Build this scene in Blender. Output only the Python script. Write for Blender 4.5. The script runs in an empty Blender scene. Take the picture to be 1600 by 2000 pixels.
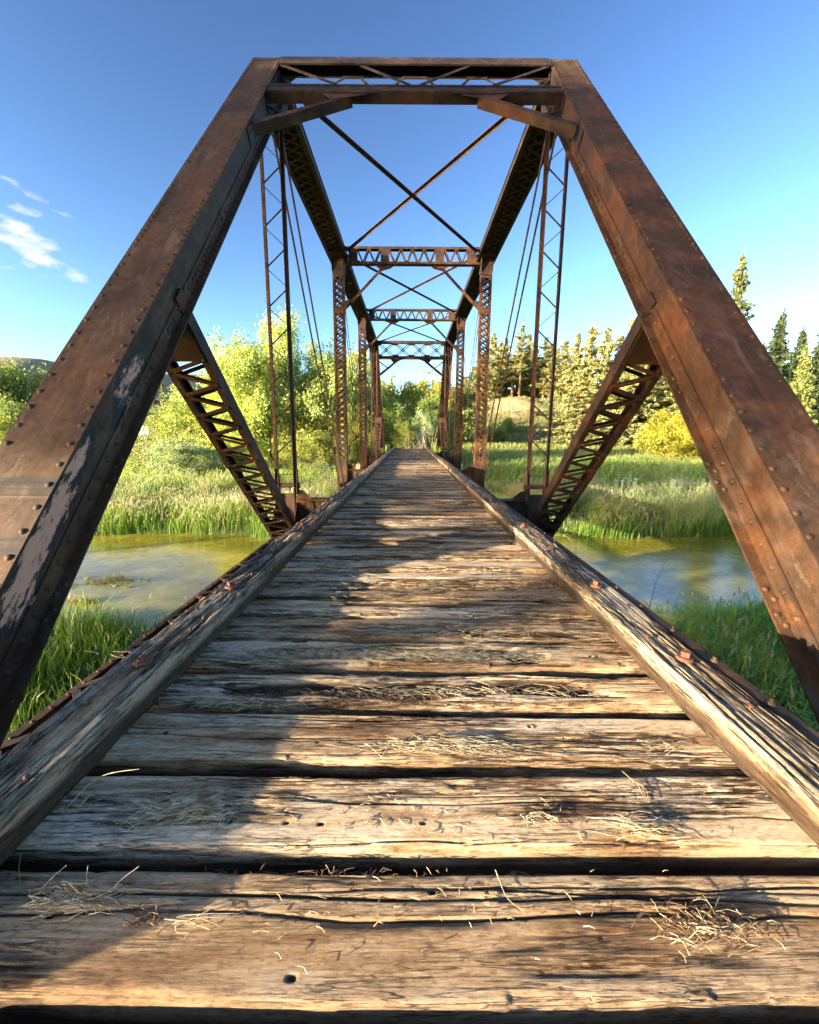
import bpy, math, random
import numpy as np
from mathutils import Vector, Matrix

# ---------------------------------------------------------------- camera, sky, sun
SC = bpy.context.scene
F_PX, TH, CH, CX, ROLL = 830.0, 0.1821, 1.1614, -0.044, 0.0066
cd = bpy.data.cameras.new("camera")
cam = bpy.data.objects.new("camera", cd)
SC.collection.objects.link(cam)
cd.sensor_fit = 'HORIZONTAL'; cd.sensor_width = 36.0; cd.lens = F_PX / 1600 * 36.0
cd.clip_start = 0.05; cd.clip_end = 6000
cam.matrix_world = Matrix.Translation((CX, 0, CH)) @ Matrix.Rotation(math.pi/2 - TH, 4, 'X') @ Matrix.Rotation(ROLL, 4, 'Z')
SC.camera = cam
AZ, EL = math.radians(62), math.radians(10.5)      # the sun's light travels towards (sin AZ, cos AZ), falling at EL
SDX, SDY = math.sin(AZ), math.cos(AZ)

def at(px, py, Y):
    """the point on the vertical plane y = Y under photo pixel (px, py)"""
    x, y = px - 800, py - 1000
    c, s = math.cos(ROLL), math.sin(ROLL)
    x, y = x*c + y*s, -x*s + y*c
    d = Vector((x, F_PX*math.cos(TH) - y*math.sin(TH), -y*math.cos(TH) - F_PX*math.sin(TH)))
    k = Y / d.y
    return Vector((CX + d.x*k, Y, CH + d.z*k))

W = bpy.data.worlds.new("World"); SC.world = W; W.use_nodes = True
nt = W.node_tree; nt.nodes.clear()
def N(nt, t, **kw):
    n = nt.nodes.new(t)
    for k, v in kw.items():
        if k.startswith('i_'): n.inputs[k[2:].replace('_', ' ')].default_value = v
        else: setattr(n, k, v)
    return n
L = lambda a, b, nt: nt.links.new(a, b)
out = N(nt, 'ShaderNodeOutputWorld'); bg = N(nt, 'ShaderNodeBackground'); bg.inputs['Strength'].default_value = 0.15
sky = N(nt, 'ShaderNodeTexSky', sky_type='NISHITA')
sky.sun_disc = False; sky.sun_elevation = EL; sky.sun_rotation = math.atan2(-SDX, -SDY)
sky.air_density = 1.0; sky.dust_density = 1.6; sky.ozone_density = 1.8; sky.altitude = 600
hs = N(nt, 'ShaderNodeHueSaturation'); hs.inputs['Saturation'].default_value = .95
gm_ = N(nt, 'ShaderNodeGamma'); gm_.inputs['Gamma'].default_value = 1.7
L(sky.outputs[0], gm_.inputs['Color'], nt); L(gm_.outputs[0], hs.inputs['Color'], nt); hs.inputs['Value'].default_value = .34
# a few small fair-weather clouds low in the sky, placed by compass direction
tc = N(nt, 'ShaderNodeTexCoord')
def vmath(op, a, b=None):
    n = N(nt, 'ShaderNodeVectorMath', operation=op)
    L(a, n.inputs[0], nt)
    if b is not None:
        if hasattr(b, 'links'): L(b, n.inputs[1], nt)
        else: n.inputs[1].default_value = b
    return n
def smath(op, a, b=None, clamp=False, nt=nt):
    n = N(nt, 'ShaderNodeMath', operation=op); n.use_clamp = clamp
    for i, v in enumerate((a, b)):
        if v is None: continue
        if hasattr(v, 'links'): L(v, n.inputs[i], nt)
        else: n.inputs[i].default_value = v
    return n.outputs[0]
cn = N(nt, 'ShaderNodeTexNoise'); cn.inputs['Scale'].default_value = 14; cn.inputs['Detail'].default_value = 8; cn.inputs['Roughness'].default_value = .58
mp = N(nt, 'ShaderNodeMapping'); mp.inputs['Scale'].default_value = (1, 1, 2.3)
L(tc.outputs['Generated'], mp.inputs[0], nt); L(mp.outputs[0], cn.inputs['Vector'], nt)
tot = None
# azimuth / elevation centre, half widths (radians), tilt, strength
def dir_of(px, py):
    v = at(px, py, 100.0) - Vector((CX, 0, CH)); return v.normalized()
for px, py, hw, hh, tilt, k in ((88, 505, .11, .021, -.40, .85), (45, 455, .07, .022, -.3, .8), (40, 405, .035, .011, -.1, .7), (62, 378, .06, .011, -.35, .6), (25, 520, .05, .02, 0, .7)):
    c = dir_of(px, py)
    e1 = Vector((c.y, -c.x, 0)).normalized(); e2 = e1.cross(c).normalized()
    if e2.z < 0: e2 = -e2
    u = e1*math.cos(tilt) + e2*math.sin(tilt); v = -e1*math.sin(tilt) + e2*math.cos(tilt)
    dif = vmath('SUBTRACT', tc.outputs['Generated'], tuple(c))
    du = vmath('DOT_PRODUCT', dif.outputs[0], tuple(u)).outputs['Value']
    dv = vmath('DOT_PRODUCT', dif.outputs[0], tuple(v)).outputs['Value']
    a = smath('POWER', smath('ABSOLUTE', smath('DIVIDE', du, hw)), 2)
    b = smath('POWER', smath('ABSOLUTE', smath('DIVIDE', dv, hh)), 2)
    m = smath('MULTIPLY', smath('SUBTRACT', 1.0, smath('ADD', a, b), clamp=True), k)
    tot = m if tot is None else smath('MAXIMUM', tot, m)
dens = smath('MULTIPLY', smath('SUBTRACT', smath('ADD', smath('MULTIPLY', tot, .42), smath('MULTIPLY', cn.outputs[0], 1.7)), 1.12), 2.2, clamp=True)
dens = smath('MULTIPLY', dens, smath('MULTIPLY', tot, 3.0, clamp=True))
cmix = N(nt, 'ShaderNodeMix', data_type='RGBA'); L(dens, cmix.inputs['Factor'], nt)
L(hs.outputs[0], cmix.inputs[6], nt); cmix.inputs[7].default_value = (2.2, 2.0, 1.72, 1)
L(cmix.outputs[2], bg.inputs[0], nt); L(bg.outputs[0], out.inputs[0], nt)

sl = bpy.data.lights.new("sun", 'SUN'); sl.energy = 5.0; sl.angle = math.radians(0.55); sl.color = (1.0, .85, .62)
so = bpy.data.objects.new("sun", sl); SC.collection.objects.link(so)
so.rotation_euler = Vector((SDX*math.cos(EL), SDY*math.cos(EL), -math.sin(EL))).to_track_quat('-Z', 'Y').to_euler()
so.location = (-30, -20, 40)
SC.view_settings.view_transform = 'Standard'; SC.view_settings.look = 'None'; SC.view_settings.gamma = 1
SC.view_settings.exposure = 2.15
SC.render.engine = 'CYCLES'
SC.cycles.max_bounces = 6; SC.cycles.transparent_max_bounces = 6; SC.cycles.use_denoising = True; SC.cycles.denoising_prefilter = 'FAST'
SC.cycles.sample_clamp_indirect = 6
random.seed(7); RNG = np.random.default_rng(11)

# ---------------------------------------------------------------- noise
def _h(ix, iy, seed):
    n = (ix.astype(np.int64)*374761393 + iy.astype(np.int64)*668265263 + seed*1442695041) & 0x7fffffff
    n = (n ^ (n >> 13)) * 1274126177 & 0x7fffffff
    return ((n ^ (n >> 16)) & 0xffff) / 65535.0
def vn(x, y, seed=0):
    x = np.asarray(x, float); y = np.asarray(y, float); x, y = np.broadcast_arrays(x, y)
    ix = np.floor(x); iy = np.floor(y); fx = x-ix; fy = y-iy
    fx = fx*fx*(3-2*fx); fy = fy*fy*(3-2*fy)
    a = _h(ix, iy, seed); b = _h(ix+1, iy, seed); c = _h(ix, iy+1, seed); d = _h(ix+1, iy+1, seed)
    return (a*(1-fx)+b*fx)*(1-fy) + (c*(1-fx)+d*fx)*fy
def fbm(x, y, seed=0, o=4):
    s = 0; a = .5; t = 0
    for i in range(o):
        s = s + a*vn(np.asarray(x)*2**i, np.asarray(y)*2**i, seed+i*17); t += a; a *= .5
    return s/t
def sstep(a, b, x):
    t = np.clip((np.asarray(x, float)-a)/(b-a), 0, 1); return t*t*(3-2*t)

# ---------------------------------------------------------------- object helpers
def tag(o, label=None, cat=None, group=None, kind=None):
    for k, v in (('label', label), ('category', cat), ('group', group), ('kind', kind)):
        if v: o[k] = v
    return o
def link(name, me, m=None, parent=None):
    o = bpy.data.objects.new(name, me); SC.collection.objects.link(o)
    if m is not None and me is not None and not me.materials: me.materials.append(m)
    if parent is not None: o.parent = parent
    return o
def empty(name, loc=(0, 0, 0)):
    o = bpy.data.objects.new(name, None); SC.collection.objects.link(o); o.location = loc; o.empty_display_size = .3
    return o
def np_mesh(name, V, quads=None, tris=None, smooth=False, attrs=None):
    V = np.asarray(V, np.float32); me = bpy.data.meshes.new(name)
    q = np.zeros((0, 4), np.int32) if quads is None else np.asarray(quads, np.int32)
    t = np.zeros((0, 3), np.int32) if tris is None else np.asarray(tris, np.int32)
    me.vertices.add(len(V)); me.vertices.foreach_set('co', V.ravel())
    loops = np.concatenate([q.ravel(), t.ravel()]).astype(np.int32)
    me.loops.add(len(loops)); me.loops.foreach_set('vertex_index', loops)
    nq, n3 = len(q), len(t)
    me.polygons.add(nq+n3)
    starts = np.concatenate([np.arange(nq)*4, nq*4+np.arange(n3)*3]).astype(np.int32)
    me.polygons.foreach_set('loop_start', starts)
    me.update(calc_edges=True)
    if smooth: me.polygons.foreach_set('use_smooth', np.ones(nq+n3, bool))
    for k, a in (attrs or {}).items():
        a = np.asarray(a, np.float32)
        if a.ndim == 2:
            at_ = me.color_attributes.new(k, 'FLOAT_COLOR', 'POINT')
            if a.shape[1] == 3: a = np.concatenate([a, np.ones((len(a), 1), np.float32)], 1)
            at_.data.foreach_set('color', a.ravel())
        else:
            at_ = me.attributes.new(k, 'FLOAT', 'POINT'); at_.data.foreach_set('value', a)
    me.validate()
    return me
class MB:
    def __init__(s): s.v = []; s.f = []; s.sm = []
    def add(s, vs, fs, smooth=False):
        b = len(s.v); s.v += [tuple(p) for p in vs]; s.f += [tuple(i+b for i in f) for f in fs]; s.sm += [smooth]*len(fs)
    def obox(s, c, a, b, d):
        """box: centre c and three half-vectors"""
        c, a, b, d = Vector(c), Vector(a), Vector(b), Vector(d)
        if a.cross(b).dot(d) < 0: a = -a
        P = [c + i*a + j*b + k*d for k in (-1, 1) for j in (-1, 1) for i in (-1, 1)]
        s.add(P, [(0, 2, 3, 1), (4, 5, 7, 6), (0, 1, 5, 4), (2, 6, 7, 3), (0, 4, 6, 2), (1, 3, 7, 5)])
    def bar(s, p, q, w, t, up=(0, 0, 1)):
        """flat bar p->q, width w across, thickness t along 'up'"""
        p, q, up = Vector(p), Vector(q), Vector(up)
        d = (q-p); l = d.length; d = d/l
        side = d.cross(up)
        if side.length < 1e-4: side = d.cross(Vector((1, 0, 0)))
        side.normalize(); u = side.cross(d).normalized()
        s.obox((p+q)/2, d*l/2, side*w/2, u*t/2)
    def angle(s, p, q, w, t, up, side_sign=1, w2=None):
        """L-section p->q: one leg flat (normal up), one leg standing along -up at one side"""
        p, q, up = Vector(p), Vector(q), Vector(up).normalized()
        d = (q-p).normalized(); sd = d.cross(up).normalized()*side_sign; l = (q-p).length; w2 = w2 or w
        m = (p+q)/2
        s.obox(m, d*l/2, sd*w/2, up*t/2)
        s.obox(m + sd*(w/2+t/2) - up*(w2/2-t/2), d*l/2, sd*t/2, up*w2/2)
    def tube(s, pts, r, n=6, r2=None, cap=True):
        pts = [Vector(p) for p in pts]; R = []
        k = len(pts); b = len(s.v); vs = []
        for i, p in enumerate(pts):
            d = (pts[min(i+1, k-1)] - pts[max(i-1, 0)]).normalized()
            x = d.cross(Vector((0, 0, 1)) if abs(d.z) < .9 else Vector((1, 0, 0))).normalized(); y = d.cross(x)
            rr = r if r2 is None else r + (r2-r)*i/(k-1)
            vs += [p + rr*(math.cos(2*math.pi*j/n)*x + math.sin(2*math.pi*j/n)*y) for j in range(n)]
        fs = [(i*n+j, i*n+(j+1) % n, (i+1)*n+(j+1) % n, (i+1)*n+j) for i in range(k-1) for j in range(n)]
        s.add(vs, fs, True)
        if cap: s.add([vs[j] for j in range(n)], [tuple(range(n))[::-1]]); s.add(vs[-n:], [tuple(range(n))])
    def dome(s, c, nrm, r, h=None, n=8):
        c, z = Vector(c), Vector(nrm).normalized(); h = h or r*.62
        x = z.cross(Vector((0, 0, 1)) if abs(z.z) < .9 else Vector((1, 0, 0))).normalized(); y = z.cross(x)
        vs = []
        for rr, hh in ((1, 0), (.82, .55), (.42, .92)):
            vs += [c + r*rr*(math.cos(2*math.pi*j/n)*x + math.sin(2*math.pi*j/n)*y) + z*h*hh for j in range(n)]
        vs.append(c+z*h)
        fs = [(i*n+j, i*n+(j+1) % n, (i+1)*n+(j+1) % n, (i+1)*n+j) for i in range(2) for j in range(n)] + [(2*n+j, 2*n+(j+1) % n, 3*n) for j in range(n)]
        s.add(vs, fs, True)
    def poly(s, pts, nrm, t):
        """plate: outline pts, thickness t along nrm"""
        nrm = Vector(nrm).normalized()*t/2; pts = [Vector(p) for p in pts]; n = len(pts)
        vs = [p-nrm for p in pts] + [p+nrm for p in pts]
        s.add(vs, [tuple(range(n))[::-1], tuple(range(n, 2*n))] + [(i, (i+1) % n, n+(i+1) % n, n+i) for i in range(n)])
    def lace(s, P0, P1, side, hw, pitch, nrm, w=.05, t=.01, double=False, start=0, rivet=0):
        """zigzag flat bars between the lines P0->P1 +- side*hw"""
        P0, P1, side, nrm = Vector(P0), Vector(P1), Vector(side).normalized(), Vector(nrm).normalized()
        n = max(1, round((P1-P0).length/pitch)); st = (P1-P0)/n
        for i in range(n):
            for dd in ((0, 1) if double else (0,)):
                sg = 1 if (i+dd+start) % 2 else -1
                a = P0 + st*i + side*hw*sg; b = P0 + st*(i+1) - side*hw*sg
                o = nrm*(t*.52*(1 if dd == 0 else -1)) if double else nrm*(t*.3*(1 if i % 2 else -1))
                s.bar(a+o, b+o, w, t, nrm)
                if rivet and dd == 0: s.dome(a+nrm*t, nrm, rivet, n=6)
    def build(s, name, m, parent=None, smooth_all=False):
        me = bpy.data.meshes.new(name); me.from_pydata(s.v, [], s.f)
        me.polygons.foreach_set('use_smooth', np.array(s.sm, bool) | smooth_all)
        me.update(); return link(name, me, m, parent)
    def mirror_x(s):
        o = MB(); o.v = [(-x, y, z) for x, y, z in s.v]; o.f = [f[::-1] for f in s.f]; o.sm = list(s.sm); return o
    def mirror_y(s, yc):
        o = MB(); o.v = [(x, 2*yc-y, z) for x, y, z in s.v]; o.f = [f[::-1] for f in s.f]; o.sm = list(s.sm); return o

# ---------------------------------------------------------------- materials
def newmat(name):
    m = bpy.data.materials.new(name); m.use_nodes = True
    nt = m.node_tree; b = nt.nodes['Principled BSDF']; return m, nt, b
def ramp(nt, fac, stops, interp='LINEAR'):
    r = N(nt, 'ShaderNodeValToRGB'); r.color_ramp.interpolation = interp
    e = r.color_ramp.elements
    while len(e) < len(stops): e.new(.5)
    for el, (p, c) in zip(e, stops): el.position = p; el.color = (*c, 1) if len(c) == 3 else c
    L(fac, r.inputs[0], nt); return r.outputs[0]
def noise(nt, vec, scale, detail=5, rough=.55, dist=0, msc=None):
    n = N(nt, 'ShaderNodeTexNoise'); n.inputs['Scale'].default_value = scale; n.inputs['Detail'].default_value = detail
    n.inputs['Roughness'].default_value = rough; n.inputs['Distortion'].default_value = dist
    if msc is not None:
        mp = N(nt, 'ShaderNodeMapping'); mp.inputs['Scale'].default_value = msc; L(vec, mp.inputs[0], nt); vec = mp.outputs[0]
    L(vec, n.inputs['Vector'], nt); return n.outputs[0]
def mix(nt, fac, a, b, mode='MIX'):
    n = N(nt, 'ShaderNodeMix', data_type='RGBA', blend_type=mode)
    for sock, v in ((n.inputs['Factor'], fac), (n.inputs[6], a), (n.inputs[7], b)):
        if hasattr(v, 'links'): L(v, sock, nt)
        elif isinstance(v, (int, float)): sock.default_value = v
        else: sock.default_value = (*v, 1) if len(v) == 3 else v
    return n.outputs[2]
def bump(nt, b, h, dist=.01, strength=1.0, prev=None):
    n = N(nt, 'ShaderNodeBump'); n.inputs['Distance'].default_value = dist; n.inputs['Strength'].default_value = strength
    L(h, n.inputs['Height'], nt)
    if prev is not None: L(prev, n.inputs['Normal'], nt)
    L(n.outputs[0], b.inputs['Normal'], nt); return n.outputs[0]

def rust(name, dark, mid, hot, hot_at=.62, patch=False, scale=1.0, streak=False):
    m, nt, b = newmat(name)
    tc = N(nt, 'ShaderNodeTexCoord').outputs['Object']
    n1 = noise(nt, tc, 1.6*scale, 8, .62, .4); n2 = noise(nt, tc, 14*scale, 6, .7); n3 = noise(nt, tc, 90, 4, .7)
    base = ramp(nt, n1, [(.30, dark), (.5, mid), (hot_at+.1, hot)])
    speck = ramp(nt, n2, [(.34, (.60, .57, .55)), (.5, (.97, .95, .93)), (.68, (1.35, 1.22, 1.1))])
    col = mix(nt, 1.0, base, speck, 'MULTIPLY')
    fine = ramp(nt, n3, [(.35, (.7, .7, .7)), (.65, (1.25, 1.22, 1.2))])
    col = mix(nt, .8, col, mix(nt, 1.0, col, fine, 'MULTIPLY'))
    grey = ramp(nt, noise(nt, tc, 5*scale, 6, .6), [(.52, (0, 0, 0)), (.68, (1, 1, 1))])
    col = mix(nt, smath('MULTIPLY', grey, .45, nt=nt), col, (.085, .068, .055))
    if streak:
        sp_ = N(nt, 'ShaderNodeSeparateXYZ'); L(tc, sp_.inputs[0], nt)
        A2 = smath('ADD', smath('MULTIPLY', sp_.outputs[1], PA.y, nt=nt), smath('MULTIPLY', sp_.outputs[2], PA.z, nt=nt), nt=nt)
        C2 = smath('SUBTRACT', smath('MULTIPLY', sp_.outputs[2], PA.y, nt=nt), smath('MULTIPLY', sp_.outputs[1], PA.z, nt=nt), nt=nt)
        c2 = N(nt, 'ShaderNodeCombineXYZ'); L(sp_.outputs[0], c2.inputs[0], nt); L(A2, c2.inputs[1], nt); L(C2, c2.inputs[2], nt)
        s1 = noise(nt, c2.outputs[0], 1.0, 7, .7, .3, (26, 1.3, 26)); s2 = noise(nt, c2.outputs[0], 1.0, 5, .65, .8, (7, 2.2, 7))
        col = mix(nt, 1.0, col, ramp(nt, s1, [(.36, (.62, .60, .58)), (.5, (1, 1, 1)), (.66, (1.22, 1.14, 1.05))]), 'MULTIPLY')
        flake = ramp(nt, smath('ADD', s2, smath('MULTIPLY', smath('SUBTRACT', n3, .5, nt=nt), .35, nt=nt), nt=nt), [(.60, (0, 0, 0)), (.63, (1, 1, 1))])
        col = mix(nt, smath('MULTIPLY', flake, .55, nt=nt), col, (.115, .085, .060))
    if patch: col = patch(nt, tc, col)
    L(col, b.inputs['Base Color'], nt)
    b.inputs['Roughness'].default_value = .72; b.inputs['Metallic'].default_value = .15
    b.inputs['Specular IOR Level'].default_value = .35
    bump(nt, b, smath('ADD', n2, smath('MULTIPLY', n3, .5, nt=nt), nt=nt), .004, .7)
    return m
PXI = 5.30/2 - .245        # inner face of the end-post webs
def scrape(nt, tc, col):
    """worn paint patches on the near end post: slate blue with bare peach-coloured spots, stretched down the post"""
    sep = N(nt, 'ShaderNodeSeparateXYZ'); L(tc, sep.inputs[0], nt)
    A_ = smath('ADD', smath('MULTIPLY', sep.outputs[1], PA.y, nt=nt), smath('MULTIPLY', sep.outputs[2], PA.z, nt=nt), nt=nt)
    C_ = smath('SUBTRACT', smath('MULTIPLY', sep.outputs[2], PA.y, nt=nt), smath('MULTIPLY', sep.outputs[1], PA.z, nt=nt), nt=nt)
    cb_ = N(nt, 'ShaderNodeCombineXYZ'); L(A_, cb_.inputs[0], nt); L(C_, cb_.inputs[1], nt); cv_ = cb_.outputs[0]
    wob = noise(nt, cv_, 1.0, 8, .72, .3, (3.0, 9, 1)); wob2 = noise(nt, cv_, 1.0, 9, .8, .2, (5, 18, 1))
    tot = None
    for (cy, cz, ly, lz, wy, wz, k) in PATCHES:
        dy = smath('SUBTRACT', sep.outputs[1], cy, nt=nt); dz = smath('SUBTRACT', sep.outputs[2], cz, nt=nt)
        a = smath('ADD', smath('MULTIPLY', dy, ly, nt=nt), smath('MULTIPLY', dz, lz, nt=nt), nt=nt)
        c = smath('ADD', smath('MULTIPLY', dy, -lz, nt=nt), smath('MULTIPLY', dz, ly, nt=nt), nt=nt)
        e = smath('ADD', smath('POWER', smath('ABSOLUTE', smath('DIVIDE', a, wy, nt=nt), nt=nt), 2, nt=nt),
                  smath('POWER', smath('ABSOLUTE', smath('DIVIDE', c, wz, nt=nt), nt=nt), 2, nt=nt), nt=nt)
        mm = smath('MULTIPLY', smath('SUBTRACT', 1.0, e, True, nt), k, nt=nt)
        tot = mm if tot is None else smath('MAXIMUM', tot, mm, nt=nt)
    blue = ramp(nt, smath('ADD', tot, smath('MULTIPLY', smath('SUBTRACT', wob, .5, nt=nt), 2.2, nt=nt), nt=nt), [(.42, (0, 0, 0)), (.55, (1, 1, 1))])
    col = mix(nt, smath('MULTIPLY', blue, .9, nt=nt), col, (.012, .019, .022))
    pe = ramp(nt, smath('ADD', tot, smath('MULTIPLY', smath('SUBTRACT', wob2, .5, nt=nt), 3.2, nt=nt), nt=nt), [(.86, (0, 0, 0)), (1.0, (1, 1, 1))])
    return mix(nt, smath('MULTIPLY', pe, .85, nt=nt), col, (.62, .34, .23))

def wood(name, dark, mid, light, rot=(.035, .018, .009)):
    """weathered timber: grain runs along local X; 'cav' marks rotten and cracked wood"""
    m, nt, b = newmat(name)
    tc = N(nt, 'ShaderNodeTexCoord').outputs['Object']
    oi = N(nt, 'ShaderNodeObjectInfo')
    off = N(nt, 'ShaderNodeVectorMath', operation='ADD'); L(tc, off.inputs[0], nt)
    mul = N(nt, 'ShaderNodeVectorMath', operation='SCALE'); cb = N(nt, 'ShaderNodeCombineXYZ')
    for i in range(3): L(oi.outputs['Random'], cb.inputs[i], nt)
    L(cb.outputs[0], mul.inputs[0], nt); mul.inputs['Scale'].default_value = 37.0
    L(mul.outputs[0], off.inputs[1], nt); v = off.outputs[0]
    at_ = N(nt, 'ShaderNodeAttribute', attribute_name='cav'); er = N(nt, 'ShaderNodeAttribute', attribute_name='ero').outputs['Fac']
    g1 = noise(nt, v, 1.0, 9, .76, .12, (6.5, 85, 85))
    g2 = noise(nt, v, 1.0, 6, .8, .05, (30, 380, 380))
    lo = noise(nt, v, 1.0, 6, .65, .3, (1.1, 6, 6))
    colr = ramp(nt, g1, [(.43, dark), (.49, mid), (.58, light)])
    cols = ramp(nt, g1, [(.22, mid), (.60, light)])
    col = mix(nt, er, cols, colr)
    col = mix(nt, 1.0, col, ramp(nt, g2, [(.34, (.50, .46, .43)), (.48, (1, 1, 1)), (.66, (1.25, 1.23, 1.2))]), 'MULTIPLY')
    col = mix(nt, 1.0, col, ramp(nt, lo, [(.36, (.42, .30, .21)), (.47, (.90, .80, .68)), (.56, (1.05, 1.04, 1.03))]), 'MULTIPLY')
    spk = noise(nt, v, 70, 6, .75, 0, (.5, 1, 1))
    col = mix(nt, 1.0, col, ramp(nt, spk, [(.36, (.62, .58, .54)), (.47, (1, .99, .98)), (.62, (1.14, 1.13, 1.12))]), 'MULTIPLY')
    tone = ramp(nt, oi.outputs['Random'], [(0, (.72, .66, .60)), (.5, (1, .96, .9)), (1, (1.12, 1.12, 1.12))])
    col = mix(nt, 1.0, col, tone, 'MULTIPLY')
    # hairline checks: thin dark lines that follow the grain
    vn1 = noise(nt, v, 1.0, 4, .55, .4, (.8, 16, 16)); vn2 = noise(nt, v, 1.0, 4, .6, .3, (2.6, 80, 80)); msk = noise(nt, v, 1.0, 3, .6, 0, (2.2, 7, 7))
    l1 = ramp(nt, smath('ABSOLUTE', smath('SUBTRACT', vn1, .5, nt=nt), nt=nt), [(.003, (1, 1, 1)), (.010, (0, 0, 0))])
    l2 = ramp(nt, smath('ABSOLUTE', smath('SUBTRACT', vn2, .5, nt=nt), nt=nt), [(.004, (1, 1, 1)), (.016, (0, 0, 0))])
    chk = smath('MULTIPLY', smath('MAXIMUM', l1, l2, nt=nt), ramp(nt, msk, [(.42, (0, 0, 0)), (.55, (1, 1, 1))]), nt=nt)
    col = mix(nt, smath('MULTIPLY', chk, .85, nt=nt), col, rot)
    blot = noise(nt, v, 1.0, 7, .75, .6, (4, 22, 22))
    col = mix(nt, smath('MULTIPLY', ramp(nt, blot, [(.62, (0, 0, 0)), (.72, (1, 1, 1))]), .45, nt=nt), col, rot)
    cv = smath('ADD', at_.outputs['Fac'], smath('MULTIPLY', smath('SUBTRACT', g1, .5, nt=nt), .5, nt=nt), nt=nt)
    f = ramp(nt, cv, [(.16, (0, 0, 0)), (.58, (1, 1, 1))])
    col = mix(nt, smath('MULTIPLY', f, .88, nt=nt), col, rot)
    L(col, b.inputs['Base Color'], nt); b.inputs['Roughness'].default_value = .82; b.inputs['Specular IOR Level'].default_value = .25
    h = smath('SUBTRACT', smath('ADD', smath('MULTIPLY', g1, 1.0, nt=nt), smath('MULTIPLY', g2, .5, nt=nt), nt=nt), smath('MULTIPLY', chk, .5, nt=nt), nt=nt)
    bump(nt, b, smath('ADD', h, smath('MULTIPLY', spk, .35, nt=nt), nt=nt), .005, 1.0)
    return m

def leafmat(name, tint=(1, 1, 1), trans=.35, rough=.5):
    m = bpy.data.materials.new(name); m.use_nodes = True; nt = m.node_tree; nt.nodes.clear()
    o = N(nt, 'ShaderNodeOutputMaterial'); a = N(nt, 'ShaderNodeAttribute', attribute_name='col')
    c = mix(nt, 1.0, a.outputs['Color'], tint, 'MULTIPLY')
    d = N(nt, 'ShaderNodeBsdfPrincipled'); d.inputs['Roughness'].default_value = rough; d.inputs['Specular IOR Level'].default_value = .3
    L(c, d.inputs['Base Color'], nt)
    t = N(nt, 'ShaderNodeBsdfTranslucent'); L(mix(nt, 1.0, c, (1.1, 1.12, .7), 'MULTIPLY'), t.inputs['Color'], nt)
    ms = N(nt, 'ShaderNodeMixShader'); ms.inputs[0].default_value = trans
    L(d.outputs[0], ms.inputs[1], nt); L(t.outputs[0], ms.inputs[2], nt); L(ms.outputs[0], o.inputs[0], nt)
    return m
def barkmat(name, a, b_):
    m, nt, b = newmat(name); tc = N(nt, 'ShaderNodeTexCoord').outputs['Object']
    n = noise(nt, tc, 3, 6, .7, 0, (3, 3, .6)); L(ramp(nt, n, [(.3, a), (.7, b_)]), b.inputs['Base Color'], nt)
    b.inputs['Roughness'].default_value = .9; bump(nt, b, n, .03); return m

# ================================================================= THE BRIDGE
Y1, P, BW = 8.968, 7.597, 5.30            # first panel point, panel length, truss spacing
ZL, ZT, HD, HWD = -1.08, 7.47, .19, .265   # chord centre lines, half depth, half width
HX = BW/2
YL = [Y1 + P*(k-1) for k in range(6)]      # panel points L0..L5
YC = (YL[0]+YL[5])/2
X_ = Vector((1, 0, 0)); Y_ = Vector((0, 1, 0)); Z_ = Vector((0, 0, 1))
U1 = Vector((0, Y1, ZT)); L0 = Vector((0, YL[0], ZL)); PL = (L0-U1).length
PA = (L0-U1)/PL                             # down the near end post
PN = Vector((0, PA.z, -PA.y)).normalized()
if PN.z < 0: PN = -PN
def pp(x, t, n=0): return Vector((x, 0, 0)) + U1 + PA*t + PN*n

# worn patches on the left post, given on the inner web
def web_pt(px, py):
    lo, hi = .8, 9.5
    for _ in range(50):
        mid = (lo+hi)/2
        if at(px, py, mid).x > -PXI: lo = mid
        else: hi = mid
    p = at(px, py, lo); return p
PATCHES = []
for px, py, a_, b_, k in ((252, 735, .55, .13, 1.05), (238, 800, .35, .10, .75), (150, 905, .42, .11, 1.1), (108, 1000, .46, .15, 1.25), (66, 1085, .44, .15, 1.2), (38, 1160, .34, .15, 1.2)):
    p = web_pt(px, py); PATCHES.append((p.y, p.z, PA.y, PA.z, a_, b_, k))

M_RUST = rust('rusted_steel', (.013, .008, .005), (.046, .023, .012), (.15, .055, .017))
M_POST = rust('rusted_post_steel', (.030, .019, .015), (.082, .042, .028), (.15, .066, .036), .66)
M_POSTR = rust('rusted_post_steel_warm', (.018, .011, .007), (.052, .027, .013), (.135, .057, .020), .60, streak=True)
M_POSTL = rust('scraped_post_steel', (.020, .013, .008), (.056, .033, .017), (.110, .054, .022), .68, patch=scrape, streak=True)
M_DARK = rust('dark_steel', (.012, .009, .008), (.030, .018, .014), (.075, .034, .020))  # near-black rust mix for chords, portal and far members
M_DRK2 = rust('shaded_brace_steel', (.012, .008, .006), (.036, .018, .011), (.13, .048, .016))  # shade on struts, knees and shoe plates put into a darker rust colour
M_BOLT = rust('rusty_bolt_steel', (.05, .022, .014), (.13, .055, .032), (.24, .10, .05), scale=6)
M_ROD = rust('rod_steel', (.030, .018, .013), (.070, .036, .024), (.14, .062, .034), scale=1.2)

bridge = empty('railway_bridge', (0, 0, 0))
tag(bridge, 'rusted steel through truss railway bridge with a weathered timber deck over the river', 'bridge')
def part(mb, name, m, label=None):
    o = mb.build(name, m, bridge)
    if label: o['label'] = label
    return o

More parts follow.
